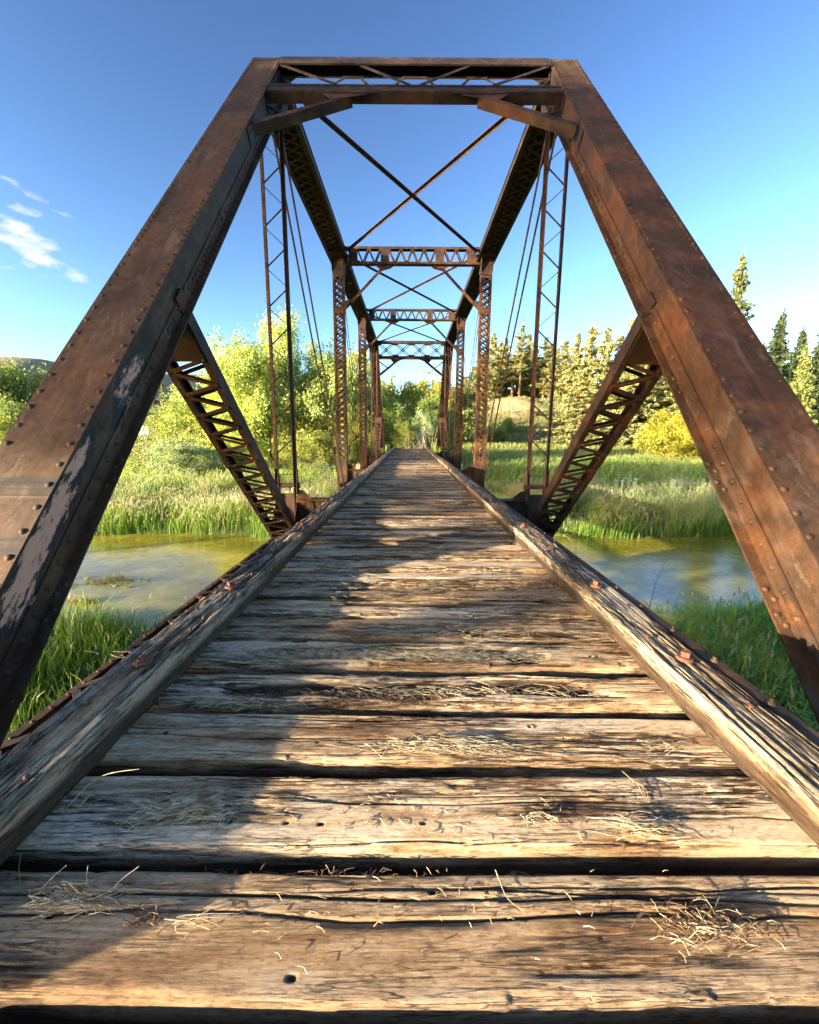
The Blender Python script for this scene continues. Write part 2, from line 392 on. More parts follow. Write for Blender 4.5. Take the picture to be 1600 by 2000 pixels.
# ---- end posts: cover plate, two webs with flange angles, rivets, battens below
def end_post(sx, rivets=True):
    m = MB(); cx = sx*HX
    T0, T1 = -.27, PL+.15
    c0 = (T0+T1)/2; hl = (T1-T0)/2
    m.obox(pp(cx, c0, HD), PA*hl, X_*HWD, PN*.009)                       # cover plate
    for s in (-1, 1):
        wx = cx + s*.238
        m.obox(pp(wx, c0, -.004), PA*(hl-.02), X_*.008, PN*(HD-.014))    # web
        m.obox(pp(wx+s*.0155, c0, -HD+.075), PA*(hl-.03), X_*.0065, PN*.062)   # lower angle, standing leg outside
        m.obox(pp(wx-s*.0155, c0, -HD+.075), PA*(hl-.03), X_*.0065, PN*.062)
        m.obox(pp(wx+s*.045, c0, -HD+.006), PA*(hl-.03), X_*.060, PN*.0065)    # bottom flange
        m.obox(pp(wx-s*.030, c0, HD-.055), PA*(hl-.03), X_*.0065, PN*.044)     # upper angle inside
    m.lace(pp(cx, .9, -HD-.004), pp(cx, PL-.9, -HD-.004), X_, .2, .36, PN, .06, .01, double=True)
    for t in (.45, 5.55, PL-.5): m.obox(pp(cx, t, -HD-.012), PA*.42, X_*.225, PN*.006)
    if rivets:
        sp = .175
        k = 0; t = T0+.06
        while t < T1-.05:
            dense = t < .9 or 5.0 < t < 6.1
            for s in (-1, 1):
                m.dome(pp(cx+s*.222+(hash((k, s)) % 7-3)*.001, t+(hash((s, k, 1)) % 7-3)*.002, HD+.009), PN, .0235, .013+(hash((k, s, 2)) % 5)*.001, 10)
            inner = -sx                     # faces that look at the deck
            for s in (-1, 1):
                wx = cx + s*.238 + s*.022
                m.dome(pp(wx, t+.07, -HD+.085), X_*s, .025, .020, 9)
                if k % 6 in (0, 1) or dense:
                    m.dome(pp(cx+s*.238+s*.07, t+.02, -HD+.0125), PN, .022)
                    m.dome(pp(cx+s*.238+s*.040, t+.09, -HD+.0125), PN, .022)
            t += sp*(.55 if dense else 1); k += 1
    return m
for nm, sx, mat in (('end_post', -1, M_POSTL), ('end_post', 1, M_POSTR)):
    part(end_post(sx), nm, mat, 'rusted end post with scraped blue and peach paint patches' if sx < 0 else None)
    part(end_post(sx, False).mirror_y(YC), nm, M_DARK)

# ---- top chords: continuous box with open laced underside
def top_chord(sx):
    m = MB(); cx = sx*HX; a, b = YL[1]+.0, YL[4]
    c = Vector((cx, (a+b)/2, ZT)); hl = (b-a)/2
    m.obox(c+Z_*(HD-.002), Y_*(hl+.1), X_*HWD, Z_*.009)
    for s in (-1, 1):
        m.obox(c+X_*s*.238, Y_*hl, X_*.008, Z_*(HD-.016))
        m.obox(c+X_*s*.283-Z_*(HD-.006), Y_*hl, X_*.053, Z_*.0065)
        m.obox(c+X_*s*.2535-Z_*(HD-.08), Y_*hl, X_*.0065, Z_*.066)
    n = 0
    for k in range(1, 4):
        m.lace((cx, YL[k]+.6, ZT-HD-.002), (cx, YL[k+1]-.6, ZT-HD-.002), X_, .2, .3, Z_, .065, .01, double=True)
        m.obox((cx, YL[k]+.32, ZT-HD-.012), Y_*.3, X_*.22, Z_*.006)
        m.obox((cx, YL[k+1]-.32, ZT-HD-.012), Y_*.3, X_*.22, Z_*.006)
    y = a+.1
    while y < b:
        m.dome((cx-sx*.262, y, ZT-HD+.09), -X_*sx, .018, n=6); y += .2
    return m
for sx in (-1, 1): part(top_chord(sx), 'top_chord', M_DARK)

# ---- bottom chords: laced channels in the end panels, eyebars between
def chord_laced():
    m = MB(); a, b = YL[0]-.2, YL[1]-.25; c = Vector((HX, (a+b)/2, ZL)); hl = (b-a)/2
    for s in (-1, 1):
        m.obox(c+X_*s*.2, Y_*hl, X_*.007, Z_*.13)
        for z in (-1, 1): m.obox(c+X_*s*.168+Z_*z*.124, Y_*hl, X_*.025, Z_*.0065)
    for z in (-1, 1):
        m.lace((HX, a+.3, ZL+z*.138), (HX, b-.3, ZL+z*.138), X_, .165, .34, Z_, .06, .01, double=False, start=0 if z > 0 else 1)
        m.obox((HX, b-.2, ZL+z*.140), Y_*.2, X_*.2, Z_*.006)
    y = a+.1
    while y < b:
        m.dome((HX+.168, y, ZL+.131), Z_, .017, n=6); m.dome((HX-.168, y, ZL+.131), Z_, .017, n=6); y += .17
    return m
cl = chord_laced()
for q in (cl, cl.mirror_x()):
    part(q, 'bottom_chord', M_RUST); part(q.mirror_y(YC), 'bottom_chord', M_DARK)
for k in (1, 2, 3):
    for sx in (-1, 1):
        m = MB()
        for s in (-1, 1): m.obox((sx*HX+s*.1, (YL[k]+YL[k+1])/2, ZL), Y_*P/2, X_*.013, Z_*.07)
        part(m, 'bottom_chord', M_DARK)

# ---- sub-strut: laced member from the middle of each end post down to L1
SA = pp(HX, PL*.578, 0); SB = Vector((HX, Y1-.12, ZL+.02)); SD = (SB-SA).normalized(); SN = Vector((0, -SD.z, SD.y)).normalized()
if SN.z < 0: SN = -SN
def sub_strut():
    m = MB(); ln = (SB-SA).length; c = (SA+SB)/2
    for s in (-1, 1):
        m.obox(c+X_*s*.27, SD*ln/2, X_*.008, SN*.085)
        for n in (-1, 1): m.obox(c+X_*s*.232+SN*n*.079, SD*ln/2, X_*.031, SN*.007)
    for n in (-1, 1):
        m.lace(SA+SD*.75+SN*n*.093, SB-SD*.42+SN*n*.093, X_, .245, .19, SN*n, .05, .011, start=(n > 0), rivet=.021)
        m.obox(SA+SD*.50+SN*n*.092, SD*.27, X_*.25, SN*.006)
        m.obox(SB-SD*.22+SN*n*.092, SD*.2, X_*.25, SN*.006)
    t = .1
    while t < ln:
        for s in (-1, 1): m.dome(SA+SD*t+X_*s*.258+SN*.04, X_*s, .022, n=6)
        t += .3
    return m
ss = sub_strut()
for q in (ss, ss.mirror_x()):
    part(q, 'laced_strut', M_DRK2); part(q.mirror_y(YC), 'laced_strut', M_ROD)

# ---- hip hangers: two slender legs with zigzag rods, pinned at the foot
def hanger():
    m = MB(); w = .2; z0, z1 = .0, ZT-.15; y = Y1
    for s in (-1, 1):
        m.angle((HX+s*w, y, z0+.12), (HX+s*w, y, z1), .062, .010, Y_, side_sign=s, w2=.07)
    n = 18; st = (z1-.5-.35)/n
    for i in range(n):
        a = .35+i*st; sg = 1 if i % 2 else -1
        thick = .014 if i % 2 else .008
        m.tube([(HX+sg*w, y-.012, a), (HX-sg*w, y-.012, a+st)], thick, 6)
    m.tube([(HX-w, y, .30), (HX+w, y, .30)], .008, 6)
    m.tube([(HX-w-.06, y, .07), (HX+w+.06, y, .07)], .045, 12)              # pin
    for s in (-1, 1):
        m.tube([(HX+s*(w+.035), y, .07), (HX+s*(w+.075), y, .07)], .062, 6)
        # pin plates with pointed tops
        m.poly([(HX+s*(w-.035), y-.075, -1.2), (HX+s*(w-.035), y+.075, -1.2), (HX+s*(w-.035), y+.075, .24), (HX+s*(w-.035), y+.03, .32), (HX+s*(w-.035), y-.03, .32), (HX+s*(w-.035), y-.075, .24)], X_, .018)
        m.poly([(HX+s*(w+.028), y-.10, -.1), (HX+s*(w+.028), y+.10, -.1), (HX+s*(w+.028), y+.10, .10), (HX+s*(w+.028), y+.04, .42), (HX+s*(w+.028), y-.04, .42), (HX+s*(w+.028), y-.10, .10)], X_, .012)
    m.obox((HX, y, -.60), X_*.155, Y_*.008, Z_*.50)
    for s in (-1, 1):
        m.obox((HX+s*.13, y-.016, -.6), X_*.03, Y_*.006, Z_*.49)
        for i in range(9): m.dome((HX+s*.13, y-.022, -.15-.1*i), -Y_, .015, n=6)
    return m
hg = hanger()
for q in (hg, hg.mirror_x()):
    part(q, 'hanger', M_ROD); part(q.mirror_y(YC), 'hanger', M_ROD)

# ---- main posts at L2, L3: two channels with lattice bars on both faces
def main_post(y):
    m = MB(); z0, z1 = -1.1, ZT-HD; c = Vector((HX, y, (z0+z1)/2)); h = (z1-z0)/2
    for s in (-1, 1):
        m.obox(c+X_*s*.192, Z_*h, X_*.008, Y_*.15)
        for n in (-1, 1): m.obox(c+X_*s*.155+Y_*n*.143, Z_*h, X_*.031, Y_*.007)
    for n in (-1, 1):
        m.lace((HX, y+n*.158, .15), (HX, y+n*.158, z1-.65), X_, .155, .22, Y_, .05, .01, double=True)
        m.obox((HX, y+n*.158, -.45), Z_*.6, X_*.19, Y_*.006)
        m.obox((HX, y+n*.158, z1-.33), Z_*.31, X_*.19, Y_*.006)
        m.obox((HX, y+n*.159, 5.55), Z_*.12, X_*.19, Y_*.006)
    for i in range(11):
        for s in (-1, 1): m.dome((HX+s*.16, y-.166, .08-.09*i), -Y_, .014, n=6)
    return m
for k in (2, 3):
    q = main_post(YL[k])
    for r_ in (q, q.mirror_x()): part(r_, 'post', M_RUST)

# ---- diagonals: pairs of eyebars and thin counter rods
def eyebars(a, b, offs, w, t):
    for sx in (-1, 1):
        for o in offs:
            m = MB(); p = Vector((sx*(HX+o), *a)); q = Vector((sx*(HX+o), *b))
            m.bar(p, q, w, t, X_)
            part(m, 'diagonal_bar', M_ROD)
zt_, zb_ = ZT-.02, ZL+.05
eyebars((YL[1], zt_), (YL[2], zb_), (-.07, .10), .085, .024)
eyebars((YL[4], zt_), (YL[3], zb_), (-.07, .10), .085, .024)
eyebars((YL[2], zt_), (YL[3], zb_), (-.03, .05), .05, .02)
eyebars((YL[3], zt_), (YL[2], zb_), (-.06,), .045, .02)
# turnbuckle on the counters
for sx in (-1, 1):
    m = MB(); f = .18; y = YL[3]+(YL[2]-YL[3])*(1-f); z = zt_+(zb_-zt_)*(1-f); d = Vector((0, YL[2]-YL[3], zb_-zt_)).normalized(); c = Vector((sx*(HX-.06), y, z))
    m.tube([c-d*.2, c-d*.14, c+d*.14, c+d*.2], .045, 6); part(m, 'turnbuckle', M_ROD)

# ---- portal frames between the end posts
def portal():
    m = MB(); x1 = HX-.246
    def rail(t0, t1, n0, n1):
        m.obox(pp(0, (t0+t1)/2, (n0+n1)/2), X_*x1, PA*(t1-t0)/2, PN*(n1-n0)/2)
    # upper chord: top plate, front and back angles
    rail(-.26, .17, .205, .217); rail(-.272, -.262, .03, .215); rail(-.26, .13, .03, .042); rail(.10, .17, .219, .228)
    # lower chord
    rail(1.08, 1.40, .165, .177); rail(1.402, 1.413, .03, .175); rail(1.10, 1.40, .03, .042); rail(1.08, 1.15, .179, .188); rail(1.33, 1.40, .179, .188)
    def xb(x0, x1_, t0, t1, n, w=.07): m.bar(pp(x0, t0, n), pp(x1_, t1, n), w, .010, PN)
    for s in (-1, 1):
        xb(s*2.35, s*1.30, .12, 1.12, .196); xb(s*1.02, s*.10, .05, 1.12, .196)
        xb(s*1.72, s*1.22, 1.10, .14, .048, .05); xb(s*.98, s*.60, .14, 1.10, .048, .05); xb(s*.50, s*.18, 1.10, .14, .060, .05); xb(s*2.35, s*1.85, .2, 1.10, .060, .05)
        m.obox(pp(s*1.10, .17, .052), X_*.19, PA*.06, PN*.006); m.obox(pp(s*1.78, 1.06, .052), X_*.17, PA*.06, PN*.006); m.obox(pp(s*.55, 1.06, .052), X_*.17, PA*.06, PN*.006)
    m.obox(pp(0, .17, .052), X_*.2, PA*.06, PN*.006)
    for x in np.arange(-2.3, 2.31, .17):
        for t in (.135, 1.115, 1.365): m.dome(pp(x, t, .230 if t < .5 else .190), PN, .014, n=6)
    for s in (-1, 1):
        m.poly([pp(s*x1, -.2, .02), pp(s*(x1-.35), -.2, .02), pp(s*(x1-.2), .35, .02), pp(s*x1, 1.2, .02)], PN, .012)
        m.obox(pp(s*(x1-.012), .7, 0), X_*.007, PA*.8, PN*.15)
        for t in np.arange(.0, 1.45, .13):
            for n in (-.09, 0.0, .09): m.dome(pp(s*(x1-.02), t, n), -X_*s, .017, n=6)
    return m
def knee():
    m = MB(); x1 = HX-.25
    a, b = pp(-x1+.02, 2.66, .03), pp(-1.05, 1.47, .03)
    d = (b-a).normalized(); u = d.cross(PN).normalized()
    if u.z < 0: u = -u
    m.obox((a+b)/2+PN*.12, (b-a)/2, u*.052, PN*.007)
    m.obox((a+b)/2+PN*.055-u*.059, (b-a)/2, PN*.07, u*.007)
    m.poly([pp(-1.50, 1.44, .178), pp(-.62, 1.44, .178), pp(-.66, 1.34, .178), pp(-1.3, 1.34, .178)], PN, .010)
    m.poly([pp(-1.50, 1.40, .160), pp(-.70, 1.40, .160), pp(-.80, 1.47, .160), pp(-1.30, 1.70, .160)], PN, .010)
    for i in range(1, 14): m.dome(a+(b-a)*i/14+PN*.127-u*.05, PN, .013, n=6)
    # web link from the corner to the middle of the knee
    m.bar(pp(-x1, 1.40, -.02), (a+b)/2+PN*.0, .08, .012, PN)
    # end plate riveted to the post
    m.obox(pp(-x1+.006, 2.62, .03), X_*.008, PA*.28, PN*.13)
    for t in (-.2, -.08, .04, .16):
        for n in (-.05, .05): m.dome(pp(-x1+.014, 2.62+t, .03+n), X_, .018, n=7)
    return m
pt, kn = portal(), knee()
part(pt, 'portal_frame', M_DARK)
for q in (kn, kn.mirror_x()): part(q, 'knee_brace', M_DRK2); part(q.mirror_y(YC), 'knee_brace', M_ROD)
# far portal: open lattice with gussets at the nodes
def far_portal():
    m = MB(); x1 = HX-.246
    t0, t1 = -.05, 1.15
    for n in (-.15, .15):
        for t in (t0, t1): m.obox(pp(0, t, n), X_*x1, PA*.045, PN*.008)
        xs = [-x1, -x1*.5, 0, x1*.5, x1]
        for i in range(4):
            a, b = xs[i], xs[i+1]; mid = (a+b)/2
            m.bar(pp(a, t0, n), pp(b, t1, n), .055, .01, PN); m.bar(pp(a, t1, n+.011), pp(b, t0, n+.011), .055, .01, PN)
            m.obox(pp(mid, (t0+t1)/2, n+.02), X_*.08, PA*.06, PN*.005)
        for x in xs:
            for t, s in ((t0, 1), (t1, -1)): m.obox(pp(x*.97, t+s*.09, n+.019), X_*.2, PA*.055, PN*.005)
    for t in (t0-.04, t1+.04): m.obox(pp(0, t, 0), X_*x1, PN*.16, PA*.006)
    return m
part(far_portal().mirror_y(YC), 'portal_frame', M_RUST)

# ---- sway struts at U2, U3 with batten plates and knee braces
def sway(y):
    m = MB(); zt, zb = 7.62, 7.14; x1 = HX-.27
    for n in (-.11, .11):
        for z in (zt, zb): m.obox((0, y+n, z), X_*x1, Y_*.006, Z_*.036)
        xs = [-x1, -x1*.90+.02, -x1*.72, -x1*.36, -x1*.24+.0, x1*.24, x1*.36, x1*.72, x1*.9-.02, x1]
        for c in (-2.12, -.98, .98, 2.12):
            m.obox((c, y+n-.009*(1 if n < 0 else -1), (zt+zb)/2), X_*.145, Y_*.005, Z_*.24)
        for a, b, k in ((-1.97, -1.13, 4), (-.83, .83, 8), (1.13, 1.97, 4)):
            for i in range(k):
                p0 = a+(b-a)*i/k; p1 = a+(b-a)*(i+1)/k; s = 1 if i % 2 else -1
                m.bar((p0, y+n, zb if s > 0 else zt), (p1, y+n, zt if s > 0 else zb), .045, .009, Y_)
    for z in (zt+.036, zb-.036): m.obox((0, y, z), X_*x1, Y_*.12, Z_*.006)
    return m
def sway_knee(y):
    m = MB(); x1 = HX-.2
    a = Vector((-x1, y, 5.62)); b = Vector((-.98, y, 7.08)); d = (b-a).normalized(); u = d.cross(Y_).normalized()
    m.obox((a+b)/2, (b-a)/2, u*.05, Y_*.008); m.obox((a+b)/2+Y_*.05+u*.045, (b-a)/2, Y_*.05, u*.006)
    m.poly([(-1.35, y-.0, 7.10), (-.62, y-.0, 7.10), (-.78, y, 6.98), (-1.1, y, 6.90)], Y_, .012)
    m.poly([(-x1-.02, y-.15, 5.35), (-x1-.02, y-.15, 5.85), (-x1+.22, y-.15, 5.9)], Y_, .012)
    return m
for k in (2, 3):
    part(sway(YL[k]), 'sway_strut', M_RUST); q = sway_knee(YL[k])
    part(q, 'knee_brace', M_RUST); part(q.mirror_x(), 'knee_brace', M_RUST)
# ---- top lateral cross rods (flat angles)
for k in (1, 2, 3):
    for s in (-1, 1):
        m = MB(); a = Vector((s*2.38, YL[k]+.15, 7.50+(.012 if s > 0 else -.012))); b = Vector((-s*2.32, YL[k+1]-.12, a.z+.02))
        m.angle(a, b, .085 if k == 1 else .08, .011, Z_, s, .05)
        if s > 0: m.obox((0, (a.y+b.y)/2, 7.485), X_*.07, Y_*.07, Z_*.007)
        part(m, 'lateral_brace', M_ROD)

# ---- floor beams with haunch gussets, stringers under the ties
def floor_beam(y):
    m = MB(); zt, zb = -.222, -1.0; x1 = HX-.215
    m.obox((0, y, (zt+zb)/2), X_*x1, Y_*.007, Z_*(zt-zb)/2-Z_*.014)
    for z in (zt, zb): m.obox((0, y, z), X_*x1, Y_*.16, Z_*.011)
    m.obox((0, y-.02, zt-.09), X_*x1, Y_*.011, Z_*.072); m.obox((0, y-.02, zb+.09), X_*x1, Y_*.011, Z_*.072)
    x = -x1+.1
    while x < x1: m.dome((x, y-.031, zt-.09), -Y_, .016, n=6); x += .12
    for s in (-1, 1):
        m.poly([(s*x1, y-.04, zb), (s*(x1-.34), y-.04, zb), (s*(x1-.34), y-.04, zt+.0), (s*(x1-.14), y-.04, zt+.19), (s*x1, y-.04, zt+.21)], Y_, .014)
        for i in range(9):
            for xx in (.05, .15, .26): m.dome((s*(x1-xx), y-.048, zt-.03-.09*i), -Y_, .015, n=6)
    return m
for k in (1, 2, 3, 4): part(floor_beam(YL[k]), 'floor_beam', M_RUST)
for sx in (-1, 1):
    for k in range(5):
        m = MB(); a, b = YL[k]+(.01 if k else -.8), YL[k+1]-.01; c = Vector((sx*.8, (a+b)/2, -.52))
        m.obox(c, Y_*(b-a)/2, X_*.008, Z_*.27)
        for z in (-.28, .28): m.obox(c+Z_*z, Y_*(b-a)/2-Y_*.17, X_*.15, Z_*.01)
        part(m, 'stringer', M_DARK)
# gusset plates at the top joints
for k in (1, 2, 3, 4):
    for sx in (-1, 1):
        for s in (-1, 1):
            m = MB(); xx = sx*HX+s*.252 if k in (1, 4) else sx*HX+s*.205
            y = YL[k]; pts = [(xx, y-.34, ZT-.17), (xx, y+.34, ZT-.17), (xx, y+.2, ZT-.62), (xx, y-.2, ZT-.62)]
            m.poly(pts, X_, .012)
            for i in range(4):
                for j in (-1, 1): m.dome((xx+s*.006, y+j*(.2-.03*i), ZT-.22-.1*i), X_*s, .016, n=6)
            part(m, 'gusset_plate', M_DARK)
# shoe plates at L1/L4 (boxed ends of the laced chord)
for k in (1, 4):
    for sx in (-1, 1):
        m = MB(); y = YL[k]; d = 1 if k == 1 else -1
        for s in (-1, 1):
            xx = sx*HX+s*.222
            m.poly([(xx, y-d*.55, ZL-.2), (xx, y+d*.35, ZL-.2), (xx, y+d*.2, -.55), (xx, y+d*.05, -.25), (xx, y-d*.1, -.3), (xx, y-d*.5, ZL+.24)], X_, .012)
        m.obox((sx*HX, y-d*.42, ZL-.10), X_*.215, Y_*.007, Z_*.10); m.obox((sx*HX, y-d*.1, ZL-.205), X_*.215, Y_*.33, Z_*.006)
        part(m, 'gusset_plate', M_DRK2)

# ================================================================= THE DECK
M_WOOD = wood('weathered_tie_wood', (.058, .036, .020), (.31, .235, .150), (.63, .51, .36))
M_WOODG = wood('grey_guard_wood', (.035, .027, .019), (.205, .170, .125), (.43, .37, .275))
TP, TW, TY0, THK = .32, .252, .958, .21     # pitch, width, back edge of the first full tie, thickness

def timber(L_, wid, hgt, nx, nw, nh, seed, amp=1.0, round_=.012, ncr=6, rot=(), chips=.5, crown=0, knots=2, ev=.52, edge=0.0, nails=0):
    """grid-meshed old timber: local X is the grain, Y across, Z up with the top at 0. returns verts, quads, cav"""
    xs = np.linspace(-L_/2, L_/2, nx)
    # profile: front bottom -> front top -> back top -> back bottom ; front is -Y
    f = np.linspace(-1, 0, nh); t = np.linspace(0, 1, nw)
    py = np.concatenate([np.full(nh, -wid/2), -wid/2+wid*t[1:-1], np.full(nh, wid/2)])
    pz = np.concatenate([hgt*f, np.zeros(nw-2), hgt*f[::-1]])
    ny_ = np.concatenate([np.full(nh, -1.), np.zeros(nw-2), np.full(nh, 1.)]); nz_ = np.concatenate([np.zeros(nh), np.ones(nw-2), np.zeros(nh)])
    for i in (nh-1, nh+nw-2): ny_[i] *= .7; nz_[i] = .7
    s = np.concatenate([-hgt+hgt*(f+1), wid*t[1:-1], wid+hgt*(1-f[::-1]-1)])     # arc position, 0 at the front top edge
    X, S = np.meshgrid(xs, s, indexing='ij')
    PY = np.broadcast_to(py, X.shape).copy(); PZ = np.broadcast_to(pz, X.shape).copy(); NY = np.broadcast_to(ny_, X.shape); NZ = np.broadcast_to(nz_, X.shape)
    warp = fbm(X*1.3, S*3, seed+5, 3)*.05
    rk = np.random.default_rng(seed+400); kn_d = 0*X; kn_c = 0*X
    for _ in range(knots):
        kx, ks, kr = rk.uniform(-.42, .42)*L_, rk.uniform(.03, wid-.03), rk.uniform(.008, .015)
        dx, ds = X-kx, S-ks; r2 = np.sqrt((dx/1.25)**2+ds**2); g = np.exp(-(dx/(5*kr))**2-(ds/(2.2*kr))**2)
        warp = warp + np.sign(ds)*g*kr*1.1
        kn_d = kn_d + np.where(r2 < kr, -.002+.002*np.cos(r2/kr*9), 0)+.004*np.exp(-((r2-kr*1.15)/(.35*kr))**2)
        kn_c = np.maximum(kn_c, np.where(r2 < kr, .22+.18*np.cos(r2/kr*10), 0)+.55*np.exp(-((r2-kr)/(.16*kr))**2))
    ero = sstep(ev-.07, ev+.07, fbm(X*1.7+3, S*9, seed+71, 4))
    gr = fbm(X*3.0+seed, (S+warp)*95, seed, 4)-.5
    gr2 = fbm(X*6.0, (S+warp)*260, seed+3, 2)-.5
    d = amp*(gr*.0070+gr2*.0030)*(.08+1.0*ero) + kn_d
    d += (fbm(X*1.1, S*5, seed+9, 3)-.5)*.005*amp
    cav = np.clip((.47-fbm(X*2.6, (S+warp)*60, seed, 3))*2.4, 0, 1)*.6*ero
    cav = np.maximum(cav, np.clip(kn_c, 0, 1))
    flk = sstep(.50, .53, fbm(X*4, (S+warp)*45, seed+33, 3))*ero; d -= flk*.004*amp     # lifted flakes of grain
    rg = np.random.default_rng(seed)
    for k in range(ncr):                                   # long drying checks
        s0 = rg.uniform(-.03, wid*.98); x0 = rg.uniform(-L_/2, L_/2); ln = rg.uniform(.25, 1.1)*min(L_, 2.4)*.55
        w = rg.uniform(.0018, .0040); dp = rg.uniform(.010, .026)*amp
        sc = s0 + (fbm(X*2.0, 0*X+k, seed+31+k, 3)-.5)*.05 + (X-x0)*rg.uniform(-.02, .02)
        env = np.clip(1-np.abs(X-x0)/ln, 0, 1)**.5*np.clip(.35+1.4*vn(X*5, 0*X+k, seed+k), 0, 1)
        g = np.exp(-((S-sc)/w)**2)*env
        d -= g*dp; cav = np.maximum(cav, g*1.1)
    # side faces stained dark, with gap shade painted in deeper towards the bottom
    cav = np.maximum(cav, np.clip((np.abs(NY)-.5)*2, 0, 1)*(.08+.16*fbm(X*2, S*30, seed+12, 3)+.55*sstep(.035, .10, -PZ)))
    for _ in range(nails):                                 # old square spike holes
        hx, hs = rg.uniform(-.45, .45)*L_, rg.uniform(.02, wid-.02); hh = rg.uniform(.0032, .0055)
        q = (1-sstep(hh*.8, hh*1.3, np.abs(X-hx)*.7))*(1-sstep(hh*.8, hh*1.2, np.abs(S-hs))); d -= q*.010; cav = np.maximum(cav, q*.9)
        cav = np.maximum(cav, .35*np.exp(-((X-hx)/.05)**2-((S-hs)/.012)**2))
    if edge:
        for e in (0.0, wid): cav = np.maximum(cav, edge*np.exp(-((S-e)/.020)**2)*(.5+.9*fbm(X*2.5, S*20, seed+15, 3)))
    # rounded and chipped arrises
    for e, sg in ((0.0, 1), (wid, -1)):
        rr = round_*(1+2.5*chips*np.clip(fbm(X*3.2, 0*X, seed+int(e*999), 4)-.45, 0, 1)*4)
        dist = np.abs(S-e); k = np.clip(1-dist/rr, 0, 1)**2
        d -= k*rr*.42
        ch = sstep(.60, .66, fbm(X*4.5, 0*X+e*50, seed+91, 3))*chips
        cut = ch*np.clip(1-dist/.03, 0, 1)*.018*(.6+.8*vn(X*30, S*80, seed+4)); d -= cut; cav = np.maximum(cav, np.clip(cut*50, 0, .75))
    for (xa, xb, sa, sb, dp) in rot:                       # rotten hollows
        m_ = sstep(xa-.06, xa+.1, X+(fbm(X*3, S*20, seed+60, 3)-.5)*.5)*(1-sstep(xb-.1, xb+.06, X+(fbm(X*3, S*20, seed+61, 3)-.5)*.5))
        e1 = sa+(fbm(X*2.2, 0*X, seed+62, 4)-.5)*.07; e2 = sb+(fbm(X*2.2, 0*X+9, seed+63, 4)-.5)*.06
        m_ = m_*sstep(-.006, .010, S-e1)*sstep(-.008, .014, e2-S)
        d -= m_*(dp*(.65+.7*fbm(X*7, S*70, seed+64, 3))); cav = np.maximum(cav, m_*.95)
    if crown: d = d + 0
    PY = PY + NY*d; PZ = PZ + NZ*d
    # long-wave bow
    PZ += (fbm(X*.6, 0*X, seed+8, 2)-.5)*.016; PY += (fbm(X*.7, 0*X+3, seed+8, 3)-.5)*.022
    V = np.stack([X, PY, PZ], -1).reshape(-1, 3); n, k = X.shape
    i, j = np.meshgrid(np.arange(n-1), np.arange(k-1), indexing='ij'); a = (i*k+j).ravel()
    Q = np.stack([a, a+k, a+k+1, a+1], -1)
    q2 = []
    b0 = np.arange(n-1)*k; q2 = np.stack([b0+k-1, b0+2*k-1, b0+k, b0], -1)            # underside
    nv = len(V); c0 = V[:k].mean(0); c1 = V[-k:].mean(0); V = np.concatenate([V, [c0, c1]])
    T = [(nv, jj, jj+1) for jj in range(k-1)] + [(nv, k-1, 0)] + [(nv+1, nv-k+jj+1, nv-k+jj) for jj in range(k-1)] + [(nv+1, nv-k, nv-1)]
    cav = np.concatenate([cav.ravel(), [.6, .6]])
    return V, np.concatenate([Q, q2]), np.array(T), (cav, np.concatenate([ero.ravel(), [1, 1]]))

NT = 106
HOL = {3: [(-.9, .85, .05, .165, .050), (.3, .75, .12, .19, .03)], 4: [(-.95, .55, .055, .165, .040), (.40, .66, .0, .17, .055)], 5: [(.1, .9, .02, .07, .02)], 6: [(-.6, .4, .1, .2, .02)],
       7: [(-.7, .8, .12, .22, .03)], 8: [(-.3, .9, .05, .12, .02)], 11: [(-.8, .3, .1, .2, .03)], 20: [(-1, 1, .02, .2, .06)], 21: [(-.9, 1.05, .12, .25, .04)]}
rest = []
for k in range(-2, NT):
    yb = TY0 + k*TP; near = k < 10; midr = k < 30
    nx, nw, nh = (560, 74, 26) if k < 4 else (420, 52, 18) if near else (200, 26, 9) if midr else (90, 10, 5)
    if k < 0: nx, nw, nh = 160, 20, 8
    rg = np.random.default_rng(500+k)
    w = TW if k < 3 else TW + rg.uniform(-.018, .004) if k < 10 else TW-.012 + rg.uniform(-.02, .012)
    V, Q, T, cav = timber(2.92+rg.uniform(-.05, .05), w, THK, nx, nw, nh, 100+k*7, 1.0 if near else 1.5, .010 if k < 3 else .014,
                          7 if near else 6, HOL.get(k, [(-1.1+rg.uniform(0, .8), rg.uniform(0, 1.1), .02, .06+rg.uniform(0, .12), .018)] if rg.random() < .35 and k > 5 else ()), .35 if k < 3 else .9, 0, 1 if near else 1, (.52 if k < 3 else .45), 0 if k < 3 else .3 if k < 8 else .62, 4 if near else 2)
    if k == 0:      # the first tie is bellied: its front arris bows out in the middle
        V[:, 1] -= np.where(V[:, 1] < 0, (.016*(1-(V[:, 0]/1.1)**2)), 0)
    if k < 98:
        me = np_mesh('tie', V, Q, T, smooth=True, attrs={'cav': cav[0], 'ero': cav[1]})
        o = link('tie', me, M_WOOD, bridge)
        o.location = (rg.uniform(-.03, .03), yb-w/2, rg.uniform(-.006, .004) if k < 6 else rg.uniform(-.022, .006)); o.rotation_euler = (rg.uniform(-.012, .012), 0, rg.uniform(-.006, .006))
        if k == 3: o['label'] = 'timber tie with a long rotten hollow full of brown chaff'
        if k == 4: o['label'] = 'timber tie with a charred hole and dry needles'
    else:
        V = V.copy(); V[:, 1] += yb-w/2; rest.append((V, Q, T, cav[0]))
n = 0; VV, QQ, TT, CC = [], [], [], []
for V, Q, T, c in rest: VV.append(V); QQ.append(Q+n); TT.append(T+n); CC.append(c); n += len(V)
